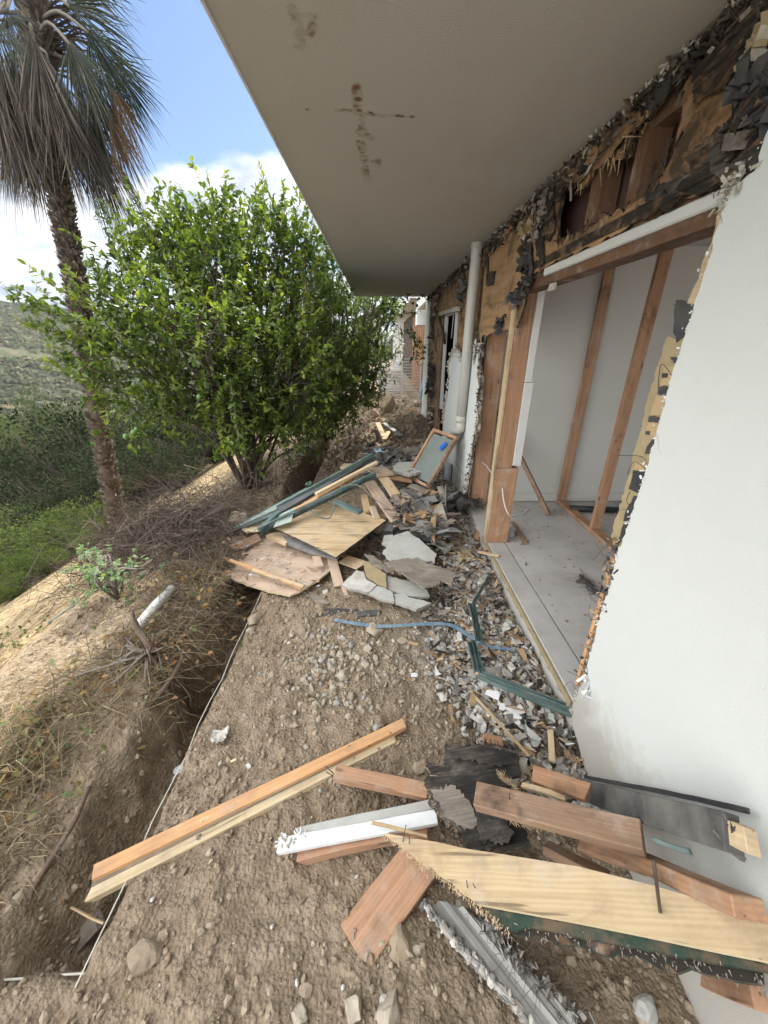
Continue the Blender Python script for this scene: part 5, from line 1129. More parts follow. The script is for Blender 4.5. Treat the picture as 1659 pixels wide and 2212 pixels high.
# ---------------------------------------------------------------- rocks one can point at
RK = [(548, 1342, 17, 'stone', 'tan stone beside the trench string below the stacked plywood'), (540, 1364, 10, 'stone_pale', 'small pale stone just under the tan stone by the string'), (805, 1362, 22, 'stone_pale', 'pale flat rock resting just below the blue strip'),
      (690, 1450, 11, 'stone_pale', 'rounded pale stone at the left of the gravel patch'), (742, 1462, 16, 'stone_pale', 'largest lump in the pale gravel patch'), (615, 1475, 12, 'stone', 'single tan stone left of the gravel patch'), (790, 1440, 12, 'stone_pale', 'grey stone at the right of the gravel patch'),
      (310, 2060, 34, 'stone', 'flat oval tan rock near the bottom left, half sunk'), (905, 1660, 20, 'stone', 'pointed grey brown stone left of the rotten black board'), (862, 2052, 40, 'stone', 'flat square grey rock beside the reddish plank end'),
      (765, 2185, 30, 'stone_pale', 'tall pale rock at the bottom edge, left of its neighbour'), (840, 2200, 38, 'stone_pale', 'broad pale rock at the very bottom edge of the picture'), (590, 2185, 22, 'stone', 'brown lump of rock at the bottom, left of the pale rocks'),
      (660, 2140, 16, 'stone', 'small brown rock above the bottom lumps'), (1395, 2185, 34, 'stucco_chip', 'pale chip of concrete at the lower right under the plywood'), (645, 2195, 20, 'stone_pale', 'tan rock tucked between the bottom lumps'),
      (352, 2020, 14, 'stone', 'small stone just above the flat oval rock'), (780, 1834, 13, 'stone', 'small dark stone under the white painted beam'), (520, 2120, 15, 'stone', 'fist-sized clod right of the short white line'),
      (870, 1385, 14, 'stone', 'brown stone below the curve of the blue strip'), (1190, 1560, 14, 'chip_white', 'white chunk in the rubble by the near wall corner'), (1010, 1430, 12, 'stone', 'stone next to the bend in the dark green channel')]
for k, (a, b, r_, mt, lb) in enumerate(RK):
    p = PG(a, b); s = r_*(p-O).dot(Vector((0, _cp, -_sp)))/F
    rock('rock', p, s, mt, lb, k+3, .62 if k not in (10,) else 1.0, k*.9, asp=1.25 if k in (7, 11) else 1.0)
p = PT(515, 1120, 3.95); rock('boulder', Vector((p.x, p.y, h1(p.x, p.y)+.02)), .13, 'stone_pale', 'smooth rounded boulder by the low end of the window sashes', 77, .8, 0, group=None, cat='boulder')
# ---------------------------------------------------------------- near pieces of lumber
GL = 'torn out lumber on the near dirt'
jm = empty('door_moulding', PZ(520, 1735, .03), 'long door moulding, orange strip over a pale rabbet, lying across the dirt and trench', 'moulding')
bq('orange_strip', (205, 1869), (200, 1900), (868, 1549), (879, 1569), .085, .085, .03, 'moulding_orange', parent=jm, seg=14, warp=.002)
bq('dark_groove', (201, 1902), (197, 1914), (868, 1569), (872, 1577), .066, .066, .02, 'weathered', parent=jm, seg=14, warp=.001)
bq('pale_rabbet', (198, 1912), (190, 1942), (850, 1582), (862, 1601), .058, .058, .03, 'moulding_pale', parent=jm, seg=14, warp=.002, rough_end=.02)
bq('pale_step', (191, 1938), (190, 1946), (858, 1598), (864, 1604), .044, .044, .02, 'moulding_pale', parent=jm, seg=14, warp=.002, rough_end=.02)
for a, b in (((497, 1643), (510, 1638)), ((434, 1770), (448, 1764))): bq('staple', (a[0], a[1]), (a[0]+1, a[1]+4), b, (b[0]+1, b[1]+4), .0875, .0875, .003, 'foam_edge', parent=jm, bev=0, seg=1)
def nail(base, tip, parent=None, r=.0025):
    tube('nail', [base, tip], r, 'nail', parent, 6)
def nailed(o, lst, r=.0025):
    for b, t_ in lst: nail(Vector(b), Vector(t_), o, r)
o = bq('lumber_block', (727, 1647), (721, 1682), (925, 1692), (922, 1722), .135, .15, .035, 'fir_red', 'short pinkish two-by-four with a white scratch, end on the moulding', 'lumber', GL)
nailed(o, [(PZ(722, 1672, .12), PZ(703, 1655, .13)), (PZ(720, 1676, .12), PZ(705, 1668, .11))])
wb = empty('painted_beam', PZ(770, 1790, .05), 'white painted beam with crumbling plaster end on reddish wood', 'beam')
bq('red_wood_backing', (640, 1830), (655, 1862), (905, 1775), (940, 1800), .08, .11, .05, 'fir_red', parent=wb, seg=8, rough_end=.02, warp=.008)
bq('painted_face', (600, 1812), (600, 1846), (940, 1745), (946, 1774), .118, .155, .022, 'paint_white', parent=wb, seg=8)
bq('plaster_face', (640, 1792), (640, 1812), (925, 1722), (940, 1744), .115, .152, .018, 'stucco_chip', parent=wb, seg=10, warp=.004)
q = [PZ(a, b, .125) for a, b in ((615, 1825), (635, 1815), (655, 1808), (610, 1808), (650, 1798))]; rs = np.random.RandomState(6)
PP = np.array([tuple(q[rs.randint(5)]) for _ in range(160)])+rs.normal(size=(160, 3))*np.array([.012, .008, .002])-np.array([0, 0, .006]); scatter('plaster_crust', PP, rs.uniform(.003, .009, 160), ['paint_white', 'plaster_torn', 'paint_white'], 'stone', .3, (1, 1, .4), 4, parent=wb)
Zc = lambda a, b: (548.6+.3968*a, 1481.2+.3968*b); Z6 = lambda a, b: (768+.537*a, 1316.7+.537*b)
# reddish plank running under the sheet
o = bq('reddish_plank', Zc(455, 1318), Zc(645, 1545), Zc(800, 890), Zc(1010, 985), .055, .10, .035, 'fir_red', 'wide reddish plank sticking out below the near plywood sheet', 'plank', GL, rough_end=.012)
nailed(o, [(PZ(770, 2060, .05), PZ(775, 2100, .03)), (PZ(783, 2072, .05), PZ(789, 2108, .03))], .002)
# rotten black board
rot = sheet('rotten_board', [Zc(*p) for p in [(925, 530), (935, 430), (1035, 440), (1045, 320), (1130, 325), (1250, 318), (1440, 360), (1452, 490), (1350, 500), (1400, 640), (1480, 780), (1510, 870), (1340, 890), (1160, 895), (1130, 800), (1040, 740), (985, 680), (950, 590)]], .016, 'rot_black', .185, (.10, -.02), (.9, .1),
            rag_step=.012, rag_amp=.006, seed=5, bump_=.004, label='black rotten plywood scrap with frayed edges lying over the beams', cat='plywood')
c = PZ(*Zc(1250, 330), .2); c.z = .2
rs = np.random.RandomState(3); n = 420
def fray(pxs, z, n, L_, mat, sd, sp=.014, dirv=(1, 0, 0), parent=None, r=.0018, name='frayed_fibres'):
    rs = np.random.RandomState(sd); Q = np.array([tuple(z(a, b)) for a, b in pxs]); k = rs.randint(0, len(Q)-1, n); f = rs.rand(n)[:, None]; P_ = Q[k]*(1-f)+Q[k+1]*f+rs.normal(size=(n, 3))*sp*.3
    D_ = np.array(dirv)+rs.normal(size=(n, 3))*.45; D_ /= np.linalg.norm(D_, axis=1)[:, None]; ln = rs.uniform(.2, 1, n)*L_
    return tag(twigs(name, P_, P_+D_*ln[:, None], rs.uniform(.4, 1.1, n)*r, r*.2, mat, parent, rnd=rs.rand(n)), kind='stuff')
zr = lambda a, b: PZ(a, b, .20)
fray([Zc(1045, 325), Zc(1250, 318), Zc(1440, 360)], zr, 160, .04, 'rot_black', 1, dirv=(.1, 1, .2), parent=rot); fray([Zc(1440, 360), Zc(1452, 490), Zc(1400, 640), Zc(1500, 860)], zr, 90, .035, 'stick', 2, dirv=(1, -.2, .1), parent=rot); fray([Zc(925, 530), Zc(950, 590), Zc(1040, 740), Zc(1130, 800)], zr, 60, .018, 'stick', 3, dirv=(-1, -.3, 0), parent=rot)
fray([Zc(925, 430), Zc(960, 480)], zr, 8, .04, 'pine_light', 4, dirv=(-.6, .6, .3), parent=rot)
fray([Z6(580, 670), Z6(650, 720)], lambda a, b: PZ(a, b, .26), 60, .04, 'pine_light', 5, dirv=(-.5, .7, .3), parent=rot, r=.003); fray([Z6(600, 830), Z6(720, 880), Z6(820, 880)], lambda a, b: PZ(a, b, .24), 90, .028, 'pine_light', 6, dirv=(.1, -.8, .1), parent=rot, r=.003)
for k_, (ps, mt, zz) in enumerate((([(1050, 330), (1200, 322), (1430, 368), (1445, 420), (1300, 440), (1180, 400), (1070, 395)], 'rot_black', .206), ([(960, 560), (1100, 545), (1180, 640), (1250, 760), (1150, 790), (1050, 720)], 'weathered', .190), ([(1200, 690), (1330, 660), (1420, 800), (1380, 860), (1240, 850)], 'rot_black', .207))):
    sheet('peeling_ply', [Zc(*p) for p in ps], .004, mt, zz, (.10, -.02), (.9, .1), rag_step=.010, rag_amp=.005, seed=50+k_, bump_=.004, parent=rot)
# boards on and behind the rot
XW = lambda x: (lambda a, b: PX(a, b, x))
bq('dark_plank', Z6(640, 915), Z6(900, 960), Z6(1020, 1040), Z6(1030, 1090), .16, .22, .03, 'fir_old', 'dark brown plank in shadow between the rotten board and the near sheet', 'plank', GL)
bq('dark_plank', Z6(890, 900), Z6(900, 960), Z6(1158, 985), Z6(1160, 1055), .22, .34, .03, 'fir_red', 'dark reddish plank under the nail-holed two-by-four', 'plank', GL)
o = bq('nail_holed_lumber', Z6(478, 692), Z6(482, 790), Z6(1146, 832), Z6(1158, 962), .34, .52, .038, 'fir_old', 'brown two-by-four full of nail holes laid over the black rotten board', 'lumber', GL, bev=.003)
nailed(o, [(PZ(*Z6(620, 765), .38), PZ(*Z6(618, 740), .41)), (PZ(*Z6(740, 855), .39), PZ(*Z6(700, 915), .33))])
bq('pale_block', Z6(645, 685), Z6(690, 725), Z6(840, 745), Z6(850, 765), .22, .26, .03, 'pine_light', 'pale split block wedged behind the nail-holed two-by-four', 'lumber', GL)
bq('brown_block', Z6(722, 632), Z6(712, 692), Z6(905, 680), Z6(958, 772), .24, .36, .03, 'fir', 'short brown block with a splintered end beside the black wrapped beam', 'lumber', GL, rough_end=.02)
bq('corner_block', Z6(525, 500), Z6(500, 540), Z6(590, 510), Z6(600, 545), .13, .13, .03, 'fir', 'small light brown block poking out above the black rotten board', 'lumber', GL)
tb = empty('wrapped_beam', PX(1430, 1760, .86), 'beam wrapped in black building paper leaning along the near wall', 'beam')
a_ = PX(1262, 1704, .88); b_ = PX(1590, 1805, .86)
board('paper_wrap', a_, b_, .082, .045, 'tar_grey', up=(-.55, -.35, .75), parent=tb, seg=14, warp=.006, center=True)
X_ = (b_-a_).normalized(); board('wood_end', b_-X_*.02, b_+X_*.045, .052, .032, 'pine_light', up=(-.55, -.35, .75), parent=tb, center=True, rough_end=.008)
board('black_flap', PX(1262, 1675, .93), PX(1612, 1757, .93), .014, .006, 'tar_paper', up=(-.9, -.1, .3), parent=tb, seg=14, warp=.006)
rs = np.random.RandomState(9); q = np.array(tuple(b_)); scatter('torn_paper', q+rs.normal(size=(60, 3))*np.array([.010, .010, .018])-np.array(tuple(X_))*.01, rs.uniform(.006, .02, 60), ['tar_grey', 'tar_paper'], 'box', .4, (.3, .6, 1.1), 4, parent=tb)
o = bq('long_lumber', Z6(1000, 925), Z6(1020, 1000), Z6(1520, 1150), Z6(1520, 1228), .26, .55, .075, 'fir', 'long pale two-by-four at the right edge with nails at its sawn end', 'lumber', GL,
       P1=lambda a, b: PZ(a, b, .27), P2=lambda a, b: PX(a, b, .80), bev=.003)
bq('green_scrap', Z6(1180, 915), Z6(1200, 935), Z6(1340, 955), Z6(1345, 985), .3, .3, .01, 'metal_green', 'pale green metal scrap under the wrapped beam', 'metal scrap', P1=XW(.80), P2=XW(.84))
bq('shadow_plank', Z6(1400, 1430), Z6(1420, 1520), Z6(1659, 1500), Z6(1659, 1640), .3, .3, .03, 'fir_red', 'reddish plank low at the right edge beneath the near plywood', 'plank', GL, P1=lambda a, b: PZ(a, b, .10), P2=XW(.9))
# near plywood sheet, two layers with green edges
SL = (.55, 0)
ply = empty('plywood_sheet', PZ(1150, 1900, .2), 'large pale plywood sheet with splintered edge leaning on the near wall', 'plywood')
top_px = [(827, 1797), (850, 1803), (900, 1812), (940, 1818), (1000, 1832), (1090, 1846), (1250, 1872), (1412, 1913), (1540, 1950), (1659, 1990), (1659, 2076), (1560, 2056), (1400, 2022), (1250, 1992), (1130, 1970), (1028, 1952), (960, 1898), (890, 1848)]
sheet('top_sheet', top_px, .018, 'ply_face', .125, SL, (1, -.25), rag_step=.02, rag_amp=.003, seed=3, parent=ply, side='foam_edge', skip=tuple(range(0, 15)))
mid_px = [(1040, 1960), (1130, 1974), (1250, 1996), (1400, 2027), (1560, 2062), (1659, 2082), (1659, 2100), (1560, 2084), (1400, 2054), (1250, 2024), (1150, 2004), (1098, 2012), (1060, 1985)]
sheet('green_layer', mid_px, .012, 'green_edge', .100, SL, (1, -.25), rag_step=.015, rag_amp=.0015, seed=4, parent=ply)
low_px = [(900, 1850), (1090, 1852), (1412, 1918), (1650, 1995), (1650, 2125), (1560, 2110), (1400, 2075), (1240, 2040), (1110, 2020), (1030, 1960), (960, 1905)]
sheet('lower_sheet', low_px, .016, 'ply_wall_mold', .080, SL, (1, -.25), rag_step=.02, rag_amp=.006, seed=6, parent=ply, side='green_edge')
zp = lambda c: (lambda a, b: O+ray(a, b)*((CAMZ-c)/(ray(a, b).x*.55-ray(a, b).z)))
fray([(829, 1800), (890, 1850), (960, 1900), (1028, 1954), (1096, 2012)], zp(.115), 420, .012, 'pine_light', 8, dirv=(-.5, -.6, -.5), parent=ply, r=.0022, sp=.02)
fray([(1100, 2005), (1250, 2030), (1400, 2060), (1560, 2095), (1659, 2120)], zp(.085), 160, .012, 'weathered', 9, dirv=(0, -.7, -.4), parent=ply, r=.0025, sp=.03)
bz = zp(.125); nb_ = bz(1426, 1969)
nail(nb_, PT(1412, 1859, (nb_-O).length/ray(1426, 1969).length*.87), ply, .0042)
for a, b, c, d in ((870, 1818, 877, 1782), (884, 1822, 884, 1806), (1010, 1917, 1008, 1902), (1026, 1918, 1022, 1909)):
    q = bz(a, b); nail(q, PT(c, d, (q-O).length/ray(a, b).length*.97), ply, .0016)
rs = np.random.RandomState(31); 
bq('wood_sliver', Zc(640, 738), Zc(640, 760), Zc(930, 805), Zc(950, 822), .17, .18, .008, 'stick', 'thin brown sliver lying across the white painted beam', 'wood sliver', bev=0)
# grey metal flashing with torn mesh
fl = empty('metal_flashing', PZ(1060, 2080, .05), 'bent grey metal flashing with torn wire mesh at the bottom', 'flashing')
sheet('flashing_web', [(928, 1962), (948, 1945), (1000, 1958), (1040, 1990), (1100, 2060), (1170, 2125), (1260, 2230), (1300, 2330), (1240, 2330), (1168, 2240), (1100, 2170), (1000, 2060)], .003, 'metal_flash', .075, (.05, 0), (.6, -.7), rag_step=.015, rag_amp=.004, seed=3, parent=fl, bump_=.005)
pts = curve_pts([PZ(922, 1958, .10), PZ(985, 2035, .10), PZ(1060, 2115, .09), PZ(1125, 2180, .09), PZ(1200, 2270, .08)], 6)
tube('rolled_edge', pts, [.011+.003*math.sin(k*1.9) for k in range(len(pts))], 'chip_grey', fl, 7, smooth=False)
PP = np.array([tuple(p) for p in pts]); k_ = rs.randint(0, len(PP), 160); scatter('plaster_crust', PP[k_]+rs.normal(size=(160, 3))*.006, rs.uniform(.005, .014, 160), ['chip_grey', 'chip_white', 'felt_grey'], 'stone', .3, (1, 1, .6), 5, parent=fl)
pts2 = [PZ(a, b, .10) for a, b in ((1040, 1985), (1075, 2030), (1110, 2070), (1150, 2105), (1200, 2150), (1260, 2215))]; PP = np.array([tuple(p) for p in pts2])
k_ = rs.randint(0, len(PP)-1, 170); f = rs.rand(170)[:, None]; scatter('torn_lath', PP[k_]*(1-f)+PP[k_+1]*f+rs.normal(size=(170, 3))*np.array([.012, .012, .008]), rs.uniform(.006, .024, 170), ['metal_flash', 'tar_grey', 'chip_grey'], 'box', .4, (1, .5, .12), 6, tilt=.9, parent=fl)
k_ = rs.randint(0, len(PP)-1, 220); f = rs.rand(220)[:, None]; A_ = PP[k_]*(1-f)+PP[k_+1]*f+rs.normal(size=(220, 3))*.02; twigs('wire_mesh', A_, A_+rs.normal(size=(220, 3))*.03, .0009, .0006, 'dead_twig', fl)
# ---------------------------------------------------------------- strips and splinters in the middle
Zb = lambda a, b: (960+.2481*a, 1124.6+.2481*b)
bq('wood_splinter', Zb(225, 1485), Zb(235, 1478), Zb(720, 2045), Zb(740, 2038), .07, .12, .01, 'stick', 'long thin orange splinter pointing at the rubble by the wall', 'wood sliver', bev=0)
tube('plastic_strip', curve_pts([PG(*Zb(125, 1375), .015), PG(*Zb(220, 1400), .03), PG(*Zb(300, 1475), .015)], 5), .005, 'cord_white', sides=6, label='short curved white plastic strip on the dirt', cat='plastic strip')
gc = empty('green_channel', PG(*Zb(300, 1330)), 'bent dark green metal window channel lying in the rubble', 'metal channel')
def chan(p, q, w_, nm, mt, lift=.0):
    a = PG(*p, .105+lift); b = PG(*q, .105+lift); board(nm, a, b, w_, .006, mt, parent=gc, seg=10, warp=.004, bev=.001)
    X, Y, Z = frame(b-a, Vector((0, 0, 1)))
    for s in (-1, 1): board(nm, a+Y*s*w_*.5+Z*.010, b+Y*s*w_*.5+Z*.010, .006, .022, mt, parent=gc, seg=10, warp=.004, bev=.001)
    board(nm, a+Z*.012, b+Z*.012, .006, .014, mt, parent=gc, seg=10, warp=.004, bev=.001)
chan(Zb(300, 1335), Zb(1110, 1655), .055, 'channel_rail', 'metal_green'); chan(Zb(300, 1310), Zb(235, 1050), .05, 'channel_rail', 'metal_green_dark', .01); chan(Zb(300, 1040), Zb(240, 720), .04, 'channel_rail', 'metal_green_dark', .02)
bq('channel_rail', Zb(232, 715), Zb(262, 725), Zb(400, 450), Zb(412, 458), .16, .17, .008, 'metal_green_dark', parent=gc)
q = curve_pts([PG(722, 1338, .03), PG(780, 1348, .04), PG(830, 1352, .05), PG(925, 1347, .06), PG(975, 1350, .07), PG(1022, 1378, .07), PG(1060, 1396, .06), PG(1108, 1402, .06)], 5)
bs = empty('blue_strip', q[10], 'long wavy blue metal strip lying across the rubble', 'metal strip')
for i in range(0, len(q)-1):
    board('strip_segment', q[i], q[i+1]+(q[i+1]-q[i])*.02, .026 if i < 25 else .02, .006, 'blue_strip', parent=bs, seg=1, warp=0, bev=0)
kk = empty('black_strip', PG(750, 1325), 'crumpled black metal strip just above the blue one', 'metal strip')
bq('strip', (683, 1318), (686, 1333), (770, 1316), (775, 1332), .05, .06, .004, 'tar_paper', parent=kk, warp=.008, seg=10, bev=0); bq('strip', (740, 1326), (742, 1338), (822, 1318), (820, 1330), .05, .07, .004, 'tar_grey', parent=kk, warp=.008, seg=10, bev=0)
crumple('paper_scrap', PG(380, 1668, .02), (.10, .05), 'paint_white', .2, 3, 12, 'white paper scrap on the trench string near the moulding', 'paper scrap', rot=.6)
crumple('paper_scrap', PG(476, 1588, .025), (.075, .07), 'chip_white', .5, 4, 12, 'crumpled white lump beside the trench string', 'paper scrap', rot=.2)
crumple('paper_scrap', PG(895, 1458, .02), (.04, .03), 'paint_white', .2, 5, 8, 'tiny white scrap right of the gravel patch', 'paper scrap')
sheet('bark_strip', [(553, 1463), (557, 1475), (552, 1500), (541, 1525), (528, 1542), (531, 1520), (540, 1490)], .004, 'weathered', .03, (0, 0), (.3, .9), label='curved grey sliver of bark on the dirt left of the gravel patch', cat='bark')
sheet('plaster_flake', [Zb(*p) for p in ((560, 1510), (600, 1530), (660, 1600), (690, 1650), (660, 1780), (600, 1750), (600, 1660), (480, 1640), (480, 1590), (570, 1600))], .005, 'paint_white', .10, (0, 0), rag_step=.01, rag_amp=.002, label='large white plaster flake on the rubble below the green channel', cat='plaster flake')
sheet('plaster_flake', [Zb(*p) for p in ((700, 1730), (720, 1790), (850, 1900), (830, 1920), (760, 1890), (720, 1850))], .005, 'stucco_chip', .12, (0, 0), rag_step=.01, rag_amp=.002, label='curved grey plaster flake nearest the orange splinter', cat='plaster flake')
sheet('plaster_flake', [Zb(*p) for p in ((600, 1270), (650, 1300), (660, 1360), (640, 1370), (590, 1300))], .005, 'paint_white', .10, (0, 0), rag_step=.01, rag_amp=.002, label='white plaster flake above the green channel', cat='plaster flake')
bq('rubble_stick', Zb(895, 1810), Zb(940, 1830), Zb(915, 2090), Zb(975, 2090), .12, .12, .015, 'pine_light', 'pale split stick in the rubble by the foot of the near wall', 'wood sliver')
bq('rubble_stick', Zb(60, 40), Zb(105, 45), Zb(50, 235), Zb(100, 245), .14, .12, .02, 'pine_light', 'pale stick standing out of the chips left of the door post', 'wood sliver')
bq('rubble_stick', Zb(310, 10), Zb(350, 30), Zb(255, 145), Zb(290, 155), .16, .14, .02, 'fir_red', 'pinkish stick at the very foot of the door post', 'wood sliver')
bq('rubble_stick', Zb(255, 225), Zb(275, 225), Zb(265, 345), Zb(275, 345), .13, .13, .01, 'fir_red', 'small red splinter below the pinkish stick', 'wood sliver')
bq('sill_stick', Zb(290, 258), Zb(295, 272), Zb(475, 290), Zb(475, 308), .20, .225, .012, 'pine_light', 'pale stick resting on the sill at the door post', 'wood sliver')
bq('floor_stick', Zb(575, 5), Zb(610, 5), Zb(690, 195), Zb(725, 190), .225, .225, .02, 'fir_old', 'brown stick on the room floor beside the door post', 'wood sliver')
bq('electrical_box', Zb(515, 40), Zb(505, 90), Zb(615, 60), Zb(615, 105), .26, .26, .05, 'metal_flash', 'small grey metal electrical box on the room floor', 'electrical box')
# wire mesh scrap with black bits on the floor
c = PZ(1268, 1262, .22); wm_ = empty('mesh_scrap', c, 'tangle of wire mesh and black paper bits on the room floor', 'wire mesh')
rs = np.random.RandomState(5); n = 90; A_ = np.array(tuple(c))+rs.normal(size=(n, 3))*np.array([.035, .09, .015]); twigs('wires', A_, A_+rs.normal(size=(n, 3))*np.array([.05, .09, .015]), .0011, .0008, 'root', wm_)
Q = np.array(tuple(c))+np.stack([rs.normal(size=60)*.012, rs.uniform(-.11, .11, 60), rs.rand(60)*.02], 1); scatter('black_bits', Q, rs.uniform(.008, .028, 60), ['tar_paper'], 'box', .4, (1, .8, .3), 3, parent=wm_)
# ---------------------------------------------------------------- the debris heap
Z5 = lambda a, b: (466.3+.3638*a, 905.2+.3638*b)
GH = 'debris heap in the middle of the path'
sheet('plywood_sheet', [Z5(*p) for p in [(50, 925), (100, 900), (110, 862), (230, 690), (380, 670), (640, 790), (700, 880), (610, 955), (520, 1010), (440, 1048), (300, 1020), (240, 1000), (120, 960)]], .015, 'ply_pink', .115, (.05, .012), (1, -.3), rag_step=.03, rag_amp=.004, seed=2, side='foam_edge',
      label='dusty pinkish plywood sheet bridging the trench, lowest of the stack', cat='plywood')
o = sheet('plywood_sheet', [Z5(*p) for p in [(430, 518), (352, 648), (540, 735), (712, 822), (870, 705), (1010, 600), (850, 548), (640, 498)]], .016, 'ply_face', .27, (.06, .02), (1, -.15), rag_step=.05, rag_amp=.002, seed=2, side='tar_paper', label='cleaner tan plywood sheet on top of the stack under the green bars', cat='plywood')
sheet('under_sheet', [Z5(*p) for p in [(400, 690), (430, 740), (560, 790), (720, 826), (740, 800), (560, 740)]], .02, 'felt_grey', .20, (.06, .02), (1, -.15), rag_step=.03, rag_amp=.004, label='grey board edge showing between the two plywood sheets', cat='board')
bq('pale_stick', Z5(318, 668), Z5(312, 700), Z5(430, 720), Z5(425, 745), .2, .2, .03, 'pine_light', 'thick pale stick end poking out between the two plywood sheets', 'lumber', GH)
so_ = empty('grooved_strip', PZ(*Z5(290, 920), .13), 'pair of narrow orange wood strips lying on the pinkish plywood', 'wood strip')
bq('strip', Z5(68, 822), Z5(62, 836), Z5(515, 990), Z5(505, 1003), .165, .165, .02, 'moulding_orange', parent=so_); bq('strip', Z5(220, 882), Z5(215, 895), Z5(520, 985), Z5(518, 998), .18, .185, .018, 'pine_light', parent=so_)
sheet('board_fragment', [Z5(*p) for p in ((525, 1020), (560, 1020), (670, 1090), (640, 1115), (560, 1060))], .012, 'weathered', .06, label='pale torn board fragment below the pinkish plywood', cat='board', rag_step=.02, rag_amp=.003)
bq('board_fragment', Z5(650, 815), Z5(715, 800), Z5(710, 985), Z5(760, 990), .19, .10, .015, 'ply_pink', 'narrow pinkish board slanting off the stack toward the dirt', 'board', GH)
bq('board_fragment', Z5(735, 985), Z5(765, 985), Z5(780, 1060), Z5(795, 1055), .09, .06, .012, 'ply_pink', 'small tail of pinkish board at the left of the stucco slab', 'board', GH)
bq('board_fragment', Z5(575, 815), Z5(620, 805), Z5(590, 880), Z5(640, 870), .20, .18, .012, 'ply_pink', 'short curled fragment on the pinkish plywood near the tan sheet corner', 'board', GH)
rs = np.random.RandomState(12)
P = []; 
for _ in range(140):
    a, b = rs.uniform(120, 620), rs.uniform(720, 1000); q = PZ(*Z5(a, b), .145)
    if b < 1010-.0*a and b > 690+.3*(a-230) and b < 940+.2*a: P.append(tuple(q))
if P: tag(scatter('sheet_crumbs', np.array(P), rs.uniform(.006, .03, len(P)), ['weathered', 'wood_chip', 'chip_white'], 'box', .3, (1.6, .4, .15), 4, tilt=.2), kind='stuff')
def pt5(a, b, z_): return PZ(*Z5(a, b), z_)
# window sashes
s1 = empty('window_sash', pt5(60, 672, .2), 'charcoal window sash with a long dusty glass pane, farthest of the two', 'window sash')
q = [pt5(55, 672, .18), pt5(365, 535, .37), pt5(935, 205, .72), pt5(545, 405, .46)]
board('sash_rail', pt5(370, 540, .37), pt5(938, 212, .74), .085, .04, 'metal_charcoal', up=(-.2, -.55, .8), parent=s1, seg=8, warp=.001); board('sash_lip', pt5(360, 515, .40), pt5(928, 200, .78), .02, .05, 'metal_green', up=(-.2, -.3, .9), parent=s1, seg=8)
board('sash_edge', pt5(52, 676, .17), pt5(375, 548, .36), .04, .03, 'metal_green_dark', up=(-.2, -.5, .8), parent=s1)
board('sash_edge', pt5(55, 664, .19), pt5(545, 402, .47), .02, .02, 'metal_green', parent=s1)
def quad(nm, Q, t, mat, parent, **k):
    X = (Q[1]-Q[0]); nrm = X.cross(Q[-1]-Q[0]); nrm = nrm if nrm.z > 0 else -nrm; M = planeM(sum(Q, Vector())/len(Q), X, nrm); Mi = M.inverted()
    return slab(nm, [tuple((Mi@v)[:2]) for v in Q], t, mat, M, parent, **k)
quad('glass_pane', [pt5(70, 664, .19), pt5(365, 532, .375), pt5(740, 310, .60), pt5(545, 408, .465)], .005, 'glass', s1)
s2 = empty('window_sash', pt5(250, 665, .28), 'dark green window sash with scuffed paint lying over the tan plywood', 'window sash')
board('sash_rail', pt5(252, 662, .30), pt5(945, 322, .62), .055, .04, 'metal_green_dark', up=(-.2, -.6, .8), parent=s2, seg=10, warp=.001)
board('sash_lip', pt5(250, 648, .335), pt5(948, 308, .655), .03, .012, 'metal_green', parent=s2, seg=10); board('sash_stile', pt5(258, 655, .31), pt5(372, 545, .42), .05, .035, 'metal_green', parent=s2)
board('sash_stile', pt5(705, 480, .48), pt5(860, 545, .46), .06, .03, 'metal_green', parent=s2)
quad('glass_pane', [pt5(380, 560, .40), pt5(470, 520, .43), pt5(450, 620, .33), pt5(340, 640, .34)], .004, 'glass', s2)
sheet('cardboard', [Z5(*p) for p in ((150, 655), (250, 600), (300, 600), (300, 640), (250, 668), (180, 672))], .004, 'cardboard_tan', .24, (.02, 0), label='curved tan cardboard between the two window sashes', cat='cardboard', rag_step=.04, rag_amp=.002)
board('long_stick', pt5(470, 535, .42), pt5(800, 345, .56), .055, .03, 'moulding_orange', label='orange wooden stick lying between the charcoal and green sashes', cat='lumber', group=GH)
board('long_stick', pt5(590, 440, .52), pt5(955, 250, .70), .045, .03, 'pine_light', label='pale wooden stick directly under the charcoal sash rail', cat='lumber', group=GH)
board('frame_end', pt5(90, 770, .15), pt5(260, 700, .17), .09, .02, 'fir_old', up=(-.2, -.8, .6), label='dark brown frame end under the low tips of the sashes', cat='lumber', group=GH)
tube('loose_wire', curve_pts([pt5(740, 400, .60), pt5(850, 395, .58), pt5(950, 480, .45), pt5(1080, 560, .36), pt5(1190, 650, .2)], 6), .006, 'weathered', sides=6, label='grey wire looping from the sashes over the heap', cat='wire')
tube('loose_wire', curve_pts([pt5(560, 540, .42), pt5(600, 575, .38), pt5(670, 590, .35), pt5(695, 540, .42), pt5(700, 480, .5)], 6), .006, 'metal_green', sides=6, label='thin green loop hanging below the green sash', cat='wire')
crumple('green_clip', pt5(550, 390, .5), (.06, .1), 'metal_green', .5, 8, 10, 'crumpled pale green metal bit at the end of the glass', 'metal scrap')
